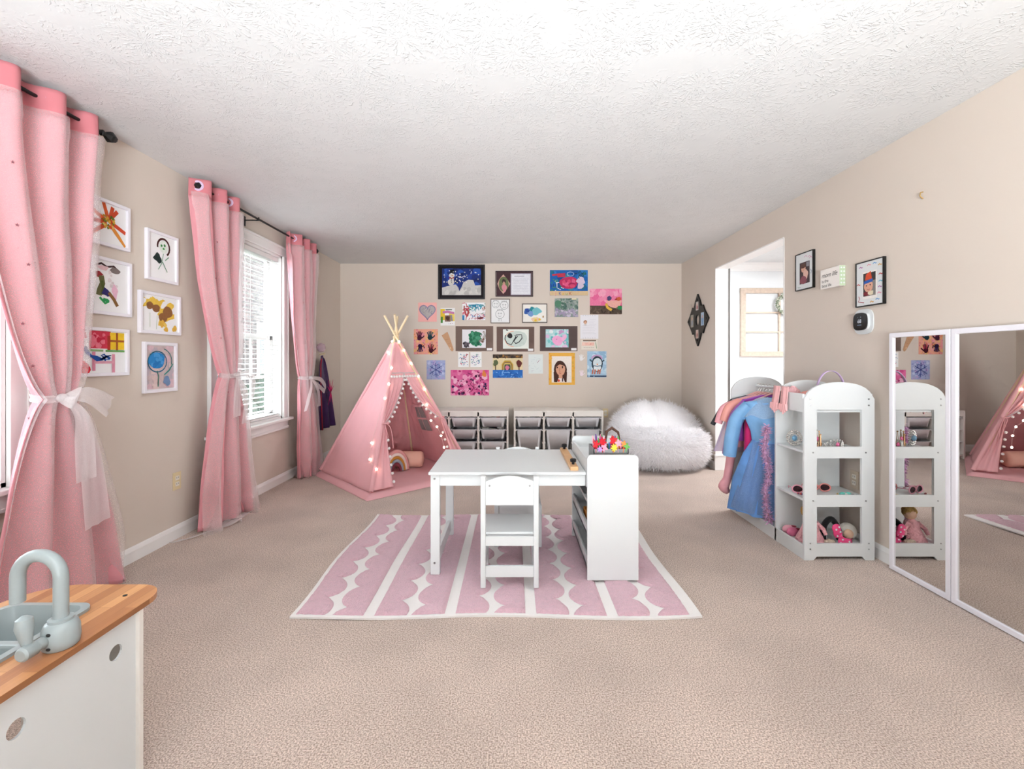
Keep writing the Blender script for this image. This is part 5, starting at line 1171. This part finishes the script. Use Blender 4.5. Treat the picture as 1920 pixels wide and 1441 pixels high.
def snow(a):
    a.rect(0, 0, 1, 1, '#22357c').spots(0, 0, 1, .7, ['#27409a', '#1b2a66', '#2f56b0'], 26, .05, .1)
    a.poly([(0, .72), (.15, .66), (.35, .6), (.42, .72), (.44, .85), (.5, .7), (.55, .52), (.68, .42), (.8, .44), (.85, .64), (1, .62), (1, 1), (0, 1)], '#cfccc8').blob(.23, .52, .085, .12, '#d6d2cc', .05).blob(.25, .4, .055, .07, '#d6d2cc', .05).blob(.25, .26, .075, .08, '#d9d5cf', .05).poly([(.2, .18), (.2, .04), (.31, .04), (.31, .18)], '#0f1018').rect(.16, .16, .35, .19, '#0f1018').blob(.26, .27, .02, .02, '#d8762a').stroke([(.18, .35), (.25, .37), (.31, .34)], .03, '#a8342e').stroke([(.33, .36), (.4, .28), (.44, .24)], .015, '#15151d').arc(.48, .28, .07, .06, .1, PI-.1, .02, '#cfc7ea')
    for v in (.4, .46, .52): a.blob(.24, v, .012, .016, '#15151d')
    a.spots(.03, .06, .97, .55, ['#f2f2f6', '#e6e2d0'], 42, .011, .017); a.spots(0, .75, 1, .98, ['#bfbcb8', '#dcd9d4'], 14, .04, .08)
sheet('snowman_picture', 'black-framed painting of a snowman on a starry blue night', (821.5, 496, 909.5, 561), '#22357c', snow, '#1d171b', (.085, .11, .915, .88), ('#171216', .02))
def oval(a):
    a.poly([(.02, .5), (.08, .3), (.19, .1), (.30, .3), (.385, .5), (.30, .72), (.19, .93), (.08, .72)], '#d6a99a').blob(.2, .51, .14, .32, '#6d7a52', .02).blob(.21, .42, .05, .13, '#40302e').blob(.21, .5, .04, .09, '#c99a84').blob(.22, .68, .07, .16, '#d98f98').rect(.4, .06, .97, .98, '#b9b3c4').rect(.42, .09, .95, .95, '#e9e8ee')
    a.stroke([(.5, .18), (.78, .18)], .012, '#4a4a58')
    for k in range(9): a.stroke([(.47, .30+.065*k), (.88 if k % 3 else .9, .30+.065*k)], .006, '#b7b5c2')
sheet('photo_and_poem', 'brown mount holding an oval photo beside a framed poem', (929, 508, 999.5, 556), '#4b3035', oval, None, None, ('#3a2226', .012))
def fish(a):
    a.rect(0, 0, 1, .82, '#1f66b4').spots(0, 0, 1, .75, ['#2f7cc6', '#1a559c', '#3c8a9e', '#27708e'], 30, .04, .08).dabs(.02, .35, .3, .8, ['#2f8a6a', '#e8eef4', '#4fa05a', '#174a80'], 26, .10, .02).blob(.5, .5, .24, .25, '#c2315f', .06).spots(.32, .34, .66, .66, ['#d84a70', '#a8285a', '#e2608a'], 22, .03, .06).blob(.82, .42, .11, .14, '#d9c6da', .2).blob(.80, .62, .08, .14, '#d3c2d6', .2).stroke([(.06, .2), (.2, .18), (.4, .16), (.4, .24), (.2, .25)], .05, '#c8384e').ring(.54, .16, .09, .08, .012, '#b9d3ee').dabs(.7, .02, .95, .25, ['#1d5a64', '#163f5a', '#2f7a6a'], 16, .1, .02).rect(0, .82, 1, 1, '#d9bd94')
    for k, (ch, c) in enumerate((('J', '#d8748a'), ('K', '#3a4f9a'), ('a', '#e0b43a'), ('u', '#4a9a5a'), ('K', '#b03a2f'))): letter(a, ch, .14+.09*k, .975, .055, c)
sheet('fish_painting', 'blue underwater painting of a big crimson fish with coloured letters below', (1031, 506, 1102, 554), '#1f66b4', fish)
def fruit(a):
    a.rect(0, 0, 1, .66, '#ee7fa6').spots(0, 0, 1, .6, ['#f08fb0', '#e86a98', '#f5a6c0'], 30, .06, .12).rect(0, .66, 1, 1, '#5a4a3e').dabs(0, .66, 1, 1, ['#6d5b4c', '#40332c', '#7d6a58'], 22, .14, .04).poly([(.5, .46), (1, .46), (.94, .66), (.8, .76), (.64, .72), (.54, .6)], '#efb0a4').blob(.6, .38, .07, .09, '#4a4470').poly([(.76, .45), (.84, .33), (.9, .45)], '#b23a30').blob(.9, .4, .07, .07, '#d0603a').stroke([(.5, .58), (.55, .74), (.68, .84)], .08, '#e2b44a').blob(.93, .74, .07, .09, '#2f8a52')
sheet('fruit_bowl_painting', 'pink painting of a fruit bowl on a dark table, rightmost artwork', (1106, 541, 1166, 589), '#ee7fa6', fruit)
def heart(a):
    p = []
    for k in range(28): t = 2*PI*k/28; p.append((.5+.42*math.sin(t)**3, .46-.026*(13*math.cos(t)-5*math.cos(2*t)-2*math.cos(3*t)-math.cos(4*t))))
    a.poly(p, '#b9b0ae'); a.stroke(p+[p[0]], .05, '#8c86a6'); a.spots(.25, .25, .75, .6, ['#a39a9c', '#cfc8c4', '#8d8494'], 40, .015, .03)
sheet('heart_picture', 'grey string-art heart on a square of pink paper', (784, 567, 819, 603), '#f4b3ac', heart)
def ylw(a):
    a.rect(0, .06, .3, .7, '#e8c43a').rect(.6, .3, .98, .75, '#ecd46a').stroke([(.1, .5), (.08, .85)], .14, '#4a8f3a').stroke([(.15, .25), (.5, .22), (.95, .3)], .16, '#cf7fb0').stroke([(.35, .1), (.8, .1)], .06, '#3d4a30').rect(.3, .42, .7, .78, '#8a6a5e').blob(.5, .6, .13, .14, '#5a3a30').stroke([(.75, .4), (.8, .75)], .1, '#8a8498').spots(.1, .88, .9, .92, ['#7a8ad0', '#c8c84a', '#b06ab0'], 5, .025)
sheet('photo_collage_card', 'small white card with yellow and pink paint around a tiny photo', (826, 577, 853, 610), '#f2f0ee', ylw)
def scr(a):
    a.dabs(.02, .0, .3, .7, ['#b03a4a', '#c8505a', '#a84a40', '#d8687a'], 22, .28, .04).dabs(.28, .04, .8, .2, ['#3a9ab8', '#5ab0c0', '#2f86a8'], 14, .3, .045).dabs(.3, .25, .65, .5, ['#4aa07a', '#58b0a8', '#6fa8c8'], 12, .12, .025).dabs(.3, .5, .95, .95, ['#d87a92', '#b04a50', '#5a7ab0', '#e0a0b0'], 26, .16, .025).blob(.8, .88, .14, .07, '#7d3a3c', .3).rect(.0, .72, .09, 1, '#3f8ac0').dabs(.85, 0, 1, .8, ['#8a5a40', '#b86a5a', '#7aa08a'], 12, .14, .03)
sheet('crayon_scribble', 'white sheet of red, teal and pink crayon scribbles under the snowman picture', (867, 567, 910, 600), '#f4f2f3', scr)
def faces(a):
    for u, v, r in ((.25, .2, .2), (.72, .25, .22), (.48, .64, .24)):
        a.ring(u, v, r, r*.8, .014, '#2a2828'); a.ring(u-.07, v-.03, .03, .025, .012, '#2a2828').ring(u+.07, v-.03, .03, .025, .012, '#2a2828').arc(u, v+.05, .08, .05, .2, PI-.2, .012, '#2a2828')
        for k in range(5): a.stroke([(u-.14+.07*k, v-r*.65), (u-.12+.06*k, v-r*.95)], .012, '#2a2828')
    a.stroke([(.44, .84), (.42, .95)], .012, '#2a2828').stroke([(.54, .84), (.56, .95)], .012, '#2a2828')
sheet('faces_drawing', 'thin-framed black line drawing of three smiling faces', (920, 560, 956, 606), '#f0efef', faces, None, None, ('#5b4640', .008))
def cloud(a):
    a.blob(.2, .4, .15, .2, '#3a62a8', .2).blob(.35, .45, .2, .2, '#7a9cd0', .2).blob(.42, .28, .15, .14, '#2f8a96', .2).blob(.58, .4, .2, .2, '#7cc3cc', .2).blob(.2, .36, .08, .1, '#2a4a98', .2).blob(.55, .88, .2, .12, '#ecd39a', .3).spots(.4, .75, .75, .95, ['#e8c23a', '#f0d8a0', '#efc0b0'], 9, .03, .05).blob(.86, .7, .03, .06, '#b08a5a')
sheet('cloud_painting', 'thin-framed watercolour of a blue cloud over yellow', (979, 569, 1026, 605), '#f1ece4', cloud, None, None, ('#4b3a34', .010))
def tex(a):
    a.rect(0, 0, 1, 1, '#8f9c96').spots(0, 0, 1, .65, ['#5d7d6c', '#6f8a80', '#a8b2aa', '#4f6a64'], 70, .03, .07).spots(0, .6, 1, 1, ['#b3a6bd', '#a59ab3', '#c9c0d0'], 40, .04, .08).dabs(0, 0, 1, 1, ['#d8d2c0', '#c2c8c0', '#55665f'], 40, .08, .012).blob(.15, .3, .14, .22, '#5f8f74', .2).rect(.72, .0, .92, .08, '#e8dfb8')
sheet('green_texture_painting', 'grey-green and lilac textured painting below the fish', (1040, 559, 1084, 594), '#8f9c96', tex)
def hands(a):
    a.rect(0, 0, 1, 1, '#f0a890').spots(0, 0, 1, 1, ['#f2b07a', '#ee9a9e', '#f3c083', '#f0a0a0'], 36, .05, .09).dabs(0, 0, 1, 1, ['#d84a5a', '#7fae4a', '#c85a9a', '#e8803a'], 40, .07, .025)
    a.hand(.24, .34, .24, '#4a1432', 1, -1, '#7d2a52').hand(.68, .33, .24, '#1d3a44', 1, -1, '#2a5560').hand(.27, .68, .22, '#2a1238', 1, 1, '#4a2a66').hand(.72, .84, .24, '#4a0f22', 1, -1, '#a82a48')
sheet('handprint_painting', 'orange-pink painting with four dark child handprints', (776, 617, 821, 664), '#f0a890', hands)
# paper cone
a = bart(826, 620, 852, 660); t = thing('paper_cone', 'tan paper ice-cream cone cutout taped to the back wall', 'artwork', a.at(.8, 1))
m = MB(); m.prism([(.08, .22), (.5, .04), (.66, .3), (.95, .88), (.86, .97), (.74, .92), (.4, .55)], [], lambda u, v, d: a.at(u, v, .0005+d), .0025); m.build('paper', mat('kraft paper', '#c79a76', .85, var=(40, .08)), t)
a.base = .0033; a.stroke([(.32, .42), (.62, .38)], .02, '#b5835e').stroke([(.5, .62), (.76, .56)], .02, '#b5835e').stroke([(.66, .8), (.88, .74)], .02, '#b5835e').blob(.72, .8, .05, .04, '#e2c09a'); a.build(t)
def tree(a):
    a.blob(.55, .5, .25, .42, '#3f8a66', .12).spots(.32, .15, .78, .9, ['#2f7a58', '#4f9a78', '#57a383', '#2a6a50'], 40, .04, .08).blob(.15, .82, .13, .14, '#57505a', .3).spots(.04, .7, .3, .95, ['#3a3438', '#6d6068'], 10, .03, .06).spots(.75, .1, .98, .7, ['#9a948e', '#7d5a50', '#c2bcb8'], 18, .03, .06)
sheet('tree_painting', 'green tree painting on a brown mount with caption card', (854, 611, 925, 658), '#e9e6ea', tree, '#7a655c', (.18, .14, .80, .87), None, True)
def seal(a):
    a.blob(.5, .5, .45, .44, '#cdd8d0', .06).arc(.42, .5, .34, .4, .5*PI, 1.5*PI, .03, '#e8b8a0').blob(.27, .33, .1, .13, '#35302f', .1).stroke([(.1, .3), (.08, .5), (.16, .72), (.32, .8), (.4, .62), (.5, .38), (.46, .3)], .03, '#33383a').stroke([(.5, .3), (.72, .28), (.74, .46), (.62, .66), (.5, .74), (.42, .62), (.52, .42), (.58, .36)], .035, '#2c2a30').spots(.1, .02, .3, .06, ['#3a3636'], 3, .02)
sheet('loop_painting', 'pale sea-green painting with dark looping lines on a brown mount', (931, 612, 1002, 659), '#e8ece4', seal, '#735d55', (.17, .11, .85, .88), None, True)
def pkf(a):
    a.rect(0, 0, 1, 1, '#b5dcdc').spots(0, 0, 1, 1, ['#7cc6c8', '#d6e6e8', '#e0c0dc', '#5fb3b8', '#e9f0f0'], 44, .05, .10).blob(.52, .62, .25, .26, '#f0abd2', .1).poly([(.66, .55), (.88, .28), (.92, .45), (.78, .68)], '#f2b4d6').blob(.66, .15, .12, .1, '#c79ac4', .3).blob(.48, .55, .02, .02, '#7a4a6a')
sheet('pink_fish_painting', 'pink fish on turquoise, mounted on torn dark brown card', (1012, 611, 1083, 658), '#b5dcdc', pkf, '#5f4f4c', (.155, .13, .76, .85), None, True)
def cert(a):
    a.blob(.28, .3, .1, .08, '#a8795f', .05).blob(.28, .33, .07, .06, '#d8ab90', .05).blob(.28, .42, .09, .04, '#d9d2d2')
    for k in range(10): a.stroke([(.12 if k > 3 else .5, .2+.065*k), (.88-.06*(k % 3), .2+.065*k)], .008, '#c3bfc9')
    for k in range(6): a.stroke([(.15+.13*k, .02), (.17+.13*k, .045)], .02, '#8a8488').stroke([(.15+.13*k, .95), (.17+.13*k, .975)], .02, '#8a8488')
sheet('photo_letter', 'white sheet of small text with a tiny portrait photo', (1088, 590, 1122, 635), '#e9e6ea', cert)
def card(a):
    a.rect(.1, .03, .92, .16, '#7a6656').rect(.04, .28, .8, .6, '#eebfb0').spots(.05, .3, .75, .6, ['#f2cfc0', '#e8a89a'], 8, .05, .08).stroke([(.9, .25), (.95, .9)], .04, '#7fa07a')
    for k in range(6): a.stroke([(.15+.11*k, .78), (.22+.11*k, .78)], .02, '#7d7670')
sheet('printed_card', 'small cream card with salmon print below the text sheet', (1090, 636.5, 1120, 655), '#e6dcd0', card)
def flake(a):
    a.rect(0, 0, 1, 1, '#aab2d6').spots(0, 0, 1, 1, ['#8f9ac8', '#c3c9e4', '#9fa9d6', '#b8a8d4'], 40, .05, .1)
    for k in range(6):
        q = PI*k/3+.5; e = (.5+.36*math.cos(q), .5+.36*math.sin(q)); a.stroke([(.5, .5), e], .035, '#3f4a8c')
        for b in (-.6, .6): a.stroke([(.5+.2*math.cos(q), .5+.2*math.sin(q)), (.5+.33*math.cos(q+b*.7), .5+.33*math.sin(q+b*.7))], .025, '#4a5598')
    a.dabs(.05, .05, .95, .95, ['#5a66a8', '#7a6ab0'], 18, .1, .02)
sheet('snowflake_painting', 'blue-violet snowflake painting right of the tent top', (800, 675, 835, 711), '#aab2d6', flake)
def mini(c):
    def f(a): a.dabs(.12, .1, .85, .85, c, 30, .2, .05).spots(.15, .15, .8, .8, c, 10, .03, .07)
    return f
sheet('small_abstract', 'small white card with red and teal dabs, left of a pair', (859, 660, 879, 688), '#f2f0ee', mini(['#c8607a', '#4a8ab0', '#5ab0b0', '#a8404a', '#8aa0c0']))
sheet('small_abstract', 'small white card with blue and purple dabs, right of a pair', (882, 660, 903, 688), '#f2f0ee', mini(['#4a7ab0', '#7a5aa0', '#7ab0a0', '#c080b0', '#3a5a90']))
def pinkp(a):
    a.rect(0, 0, 1, 1, '#e0699c').spots(0, 0, 1, 1, ['#ea86b0', '#d8508c', '#f0a0c0', '#cf4a88', '#f4b8d0'], 60, .04, .08).spots(.05, .05, .95, .95, ['#7a2050', '#4a1838', '#8a2a66', '#3a2a5a', '#b02a6a'], 46, .012, .035).dabs(.1, .1, .9, .9, ['#6a1a40', '#f0c0d8', '#a02a60'], 24, .16, .012).blob(.87, .15, .05, .14, '#e88a4a', .3)
    a.arc(.45, .6, .16, .28, -1.2, 1.4, .014, '#8a2450')
sheet('pink_splatter_painting', 'large magenta pink splatter painting, lowest on the wall', (845, 693, 917, 741), '#e0699c', pinkp)
def land(a):
    a.rect(0, 0, 1, .65, '#e6d3a8').rect(0, 0, 1, .16, '#5a4638').spots(0, .02, 1, .14, ['#3a322c', '#a8763a', '#6d5848'], 26, .03, .05).rect(0, .66, 1, 1, '#2f6fc0').dabs(0, .68, 1, .98, ['#3f86d6', '#2458a8', '#7ab0e8'], 34, .14, .03)
    for k, c in enumerate(('#c9a23a', '#8a6a4a', '#d8b868', '#4a5a44', '#3f5048')): a.poly([(.3+.028*k, .66), (.3+.028*k, .42+.03*k), (.4, .26+.055*k), (.58, .26+.055*k), (.68-.028*k, .42+.03*k), (.68-.028*k, .66)], c)
    a.blob(.48, .57, .07, .09, '#d87a98').blob(.09, .36, .08, .14, '#6a7450', .2).stroke([(.09, .45), (.09, .66)], .03, '#5a4030').blob(.88, .4, .09, .14, '#6d3430', .2).stroke([(.88, .5), (.88, .66)], .03, '#5a3028')
sheet('rainbow_landscape', 'landscape painting of a rainbow arch, trees and blue water', (924, 664, 980, 708), '#e6d3a8', land)
sheet('pale_drawing', 'pale sheet with faint pencil marks', (991, 664, 1018, 700), '#dfe6e4', lambda a: a.dabs(.1, .15, .9, .85, ['#bccaca', '#c8c0cc', '#b8c4c8'], 16, .2, .015).stroke([(.6, .45), (.75, .3)], .03, '#a8788a'))
def girl(a):
    a.rect(.11, .11, .87, .93, '#eee4da').blob(.44, .52, .25, .28, '#4a2c22', .05).poly([(.18, .6), (.2, .92), (.68, .92), (.7, .6)], '#4a2c22').blob(.45, .52, .18, .2, '#d9a184', .03).poly([(.38, .7), (.52, .7), (.52, .8), (.38, .8)], '#d9a184').poly([(.27, .45), (.35, .3), (.5, .27), (.62, .42), (.42, .36)], '#4a2c22').blob(.32, .46, .025, .03, '#2a1612').blob(.52, .45, .025, .04, '#2a1612').stroke([(.42, .48), (.4, .58), (.44, .59)], .02, '#b87a5e').stroke([(.38, .63), (.47, .64)], .02, '#b85a4a').poly([(.32, .93), (.36, .8), (.56, .8), (.62, .93)], '#efe2dc').blob(.38, .87, .045, .04, '#d0503a').rect(.5, .8, .55, .9, '#4a3038')
    a.spots(.0, .0, .1, 1, ['#eab04a', '#e8a03a'], 12, .04).spots(.88, 0, 1, 1, ['#e8a83c', '#dcae4a'], 12, .04)
sheet('girl_portrait', 'portrait painting of a dark-haired girl in a yellow border', (1029, 661, 1078, 721), '#e9b04a', girl)
def handcut(label, box, col, c2):
    a = bart(*box); t = thing('handprint_cutout', label, 'artwork', a.at(.5, 1)); a.base = .0008; a.hand(.46, .66, .52, col, 1, -1); m = a.build(t, 'paper_hand'); md = m.modifiers.new('thickness', 'SOLIDIFY'); md.thickness = .0006
handcut('white paper hand cutout, upper of two beside the penguin', (1083, 660, 1098, 679), '#efecea', None)
handcut('pinkish paper hand cutout, lower of two beside the penguin', (1084, 689, 1098, 708), '#f2e0e6', None)
def peng(a):
    a.rect(0, 0, 1, 1, '#a9c8df').spots(0, 0, 1, .9, ['#bcd6e8', '#94b8d4', '#cfe2ee'], 36, .07, .12).blob(.52, .48, .29, .3, '#2f3b46', .03).blob(.52, .45, .23, .19, '#dce6ea', .03).blob(.52, .62, .2, .14, '#e6ecee', .03).stroke([(.28, .55), (.52, .58), (.78, .55)], .04, '#4f6a80').arc(.5, .3, .26, .14, PI, 2*PI, .08, '#c9a2cc').stroke([(.14, .32), (.24, .4)], .06, '#3a4550').stroke([(.88, .34), (.78, .4)], .06, '#3a4550').poly([(.48, .48), (.56, .48), (.52, .55)], '#e0803a')
    for u in (.3, .42, .58, .68): a.stroke([(u, .7), (u-.04, .88)], .06, '#cf6a48')
    a.rect(.0, .93, 1, .98, '#1f2f55').spots(.04, .94, .5, .97, ['#a9c8df'], 5, .03)
sheet('penguin_painting', 'light blue painting of a penguin with a pink hat', (1101, 658, 1137, 707), '#a9c8df', peng)

# ------------------------------------------------------------------ play kitchen, lower left corner
KX0, KX1, KY0, KY1, KZ = -1.452, -1.045, .66, 1.392, .50
pk = thing('play_kitchen', 'white toy kitchen with wooden worktop and grey sink, lower left corner', 'toy kitchen', ((KX0+KX1)/2, 1.0, 0))
def rr(x0, y0, x1, y1, rs, n=8):
    p = []
    for (cx, cy, a0, r) in ((x1-rs[0], y1-rs[0], 0, rs[0]), (x0+rs[1], y1-rs[1], PI/2, rs[1]), (x0+rs[2], y0+rs[2], PI, rs[2]), (x1-rs[3], y0+rs[3], 1.5*PI, rs[3])):
        for k in range(n+1): q = a0+PI/2*k/n; p.append((cx+r*math.cos(q), cy+r*math.sin(q)))
    return p
def butcher():
    m = mat('butcher block', '#d89a5e', .35, spec=.4); N = m.node_tree.nodes; L = m.node_tree.links; tc = N.new('ShaderNodeTexCoord'); mp = N.new('ShaderNodeMapping'); mp.inputs['Rotation'].default_value = (0, 0, PI/2)
    L.new(tc.outputs['Object'], mp.inputs[0]); b = N.new('ShaderNodeTexBrick'); L.new(mp.outputs[0], b.inputs['Vector']); b.inputs['Scale'].default_value = 1; b.inputs['Brick Width'].default_value = .26; b.inputs['Row Height'].default_value = .034; b.inputs['Mortar Size'].default_value = .0006
    b.inputs['Color1'].default_value = (*rgb('#d09866'), 1); b.inputs['Color2'].default_value = (*rgb('#a46a42'), 1); b.inputs['Mortar'].default_value = (*rgb('#96623c'), 1)
    w = N.new('ShaderNodeTexNoise'); mp2 = N.new('ShaderNodeMapping'); mp2.inputs['Scale'].default_value = (60, 3, 1); L.new(tc.outputs['Object'], mp2.inputs[0]); L.new(mp2.outputs[0], w.inputs['Vector']); w.inputs['Scale'].default_value = 2
    mr = N.new('ShaderNodeMapRange'); mr.inputs[3].default_value = .85; mr.inputs[4].default_value = 1.15; L.new(w.outputs['Fac'], mr.inputs[0])
    mx = N.new('ShaderNodeMix'); mx.data_type = 'RGBA'; mx.blend_type = 'MULTIPLY'; mx.inputs[0].default_value = 1; L.new(b.outputs[0], mx.inputs[6]); L.new(mr.outputs[0], mx.inputs[7]); L.new(mx.outputs[2], N['Principled BSDF'].inputs['Base Color']); return m
sx0, sx1, sy0, sy1 = -1.405, -1.16, .78, 1.272
m = MB(); m.prism(rr(KX0, KY0, KX1, KY1, (.085, .14, .14, .03)), [rr(sx0+.012, sy0+.012, sx1-.012, sy1-.012, (.03,)*4)], lambda x, y, d: (x, y, KZ-.016+d), .016); m.build('worktop', butcher(), pk, bevel=.003)
M_grey = mat('grey plastic', '#9aa2a2', .35, var=(10, .02)); M_basin = mat('sink plastic', '#7d888c', .4)
m = MB(); rg = [rr(sx0, sy0, sx1, sy1, (.04,)*4), rr(sx0, sy0, sx1, sy1, (.04,)*4), rr(sx0+.016, sy0+.016, sx1-.016, sy1-.016, (.03,)*4), rr(sx0+.024, sy0+.024, sx1-.024, sy1-.024, (.028,)*4), rr(sx0+.03, sy0+.03, sx1-.03, sy1-.03, (.026,)*4)]
zz = [KZ, KZ+.008, KZ+.009, KZ-.03, KZ-.085]; n = len(rg[0])
m.add([(x, y, z) for l, z in zip(rg, zz) for x, y in l], [(i*n+k, i*n+(k+1) % n, (i+1)*n+(k+1) % n, (i+1)*n+k) for i in range(4) for k in range(n)]+[tuple(4*n+k for k in range(n))])
sk = m.build('sink', M_grey, pk, smooth=True, sharp=35)
MB().box((sx0+.03, 1.12, KZ-.084), (sx1-.03, 1.145, KZ-.018)).build('basin_divider', M_grey, sk, bevel=.006)
MB().box((sx0+.031, sy0+.031, KZ-.0845), (sx1-.031, 1.12, KZ-.083)).build('basin_floor', M_basin, sk)
for x, y in ((-1.325, 1.325), (-1.13, 1.325)): MB().lathe([(.006, 0), (.006, .0012), (.004, .0016)], (x, y, KZ), 10).build('screw', M_dark, pk)
def holes_(cs, r=.02, n=22): return [[(a+r*math.cos(2*PI*k/n), b+r*math.sin(2*PI*k/n)) for k in range(n)] for a, b in cs]
m = MB(); m.prism(rect(KY0+.03, .02, 1.288, KZ-.016), holes_([(1.222, .400), (.977, .394)]), lambda y, z, d: (KX1-.022-d, y, z), .006); m.build('back_panel', M_white, pk)
for y0, y1 in ((1.286, 1.302), (KY0+.015, KY0+.031)): MB().box((KX0+.06, y0, 0), (KX1-.012, y1, KZ-.016)).build('side_panel', M_cream, pk, bevel=.002)
MB().box((KX0+.06, KY0+.03, .05), (KX1-.03, 1.286, .062)).build('shelf', M_white, pk)
fc = V(-1.085, 1.092, KZ); fa = thing('toy_faucet', 'grey plastic toy faucet with swan-neck spout on the wooden worktop', 'faucet', fc)
MB().lathe([(.030, 0), (.034, .004), (.036, .02), (.035, .045), (.030, .058), (.024, .062), (.024, .068), (.018, .07)], fc, 26).build('base', M_grey, fa, smooth=True)
MB().tube([fc+V(0, 0, .06), fc+V(0, 0, .16)]+[fc+V(-.052+.052*math.cos(a), 0, .165+.052*math.sin(a)) for a in [PI*k/14 for k in range(15)]]+[fc+V(-.104, 0, .155), fc+V(-.104, 0, .105)], .0145, 16).build('spout', M_grey, fa, smooth=True)
MB().lathe([(.010, 0), (.014, -.006), (.013, -.02), (.016, -.024), (.016, -.05), (.012, -.054)], fc+V(-.006, -.032, .03), 16, 'y').build('valve', M_grey, fa, smooth=True)
MB().tube([fc+V(-.012, -.064, .035), fc+V(-.016, -.064, .055), fc+V(-.022, -.062, .08), fc+V(-.024, -.06, .098), fc+V(-.024, -.06, .105)], [.008, .012, .017, .015, .006], 14).build('lever', M_grey, fa, smooth=True)
for k, (dx, dz) in enumerate(((.004, .045), (.004, .012), (-.02, .03))): q = fc+V(dx, -.0355+abs(dx)*.3, dz); MB().ball(q, (.0055, .0025, .004), 10, 6).build('screw_hole', M_dark, fa, smooth=True)
# ------------------------------------------------------------------ made-up fixtures, out of view, around the two added fill lights
lc = up.location.copy(); ang = up.rotation_euler.x; Mr = Matrix.Rotation(ang, 3, 'X'); nrm_ = Mr @ V(0, 0, -1)
sb = thing('added_softbox', 'made-up wide softbox on a tripod behind the camera, housing the added fill light', 'lamp', (lc.x, lc.y, 0))
MB().obox(lc-nrm_*.06, (1.66, .86, .05), Mr).build('housing', M_black, sb, bevel=.01)
for dx, dy, sx, sy in ((0, .42, 1.66, .02), (0, -.42, 1.66, .02), (.82, 0, .02, .86), (-.82, 0, .02, .86)): MB().obox(lc+Mr @ V(dx, dy, 0)-nrm_*.02, (sx, sy, .06), Mr).build('rim', M_black, sb)
hub = lc-nrm_*.085; MB().cyl((lc.x, hub.y, .25), hub, .014, n=12).build('pole', M_black, sb, smooth=True)
for k in range(3):
    a = 2*PI*k/3-.5; MB().cyl((lc.x, hub.y, .42), (lc.x+.32*math.cos(a), hub.y+.14*math.sin(a), .01), .009, n=8).build('leg', M_black, sb, smooth=True)
hl_ = thing('added_hall_panel', 'made-up square ceiling panel housing the added fill light in the hall', 'lamp', (3.45, 4.2, 2.37))  # unseen panel, added only to house the hall fill
MB().box((2.97, 3.72, 2.375), (3.93, 4.68, ZC)).build('housing', M_trim, hl_, bevel=.006)
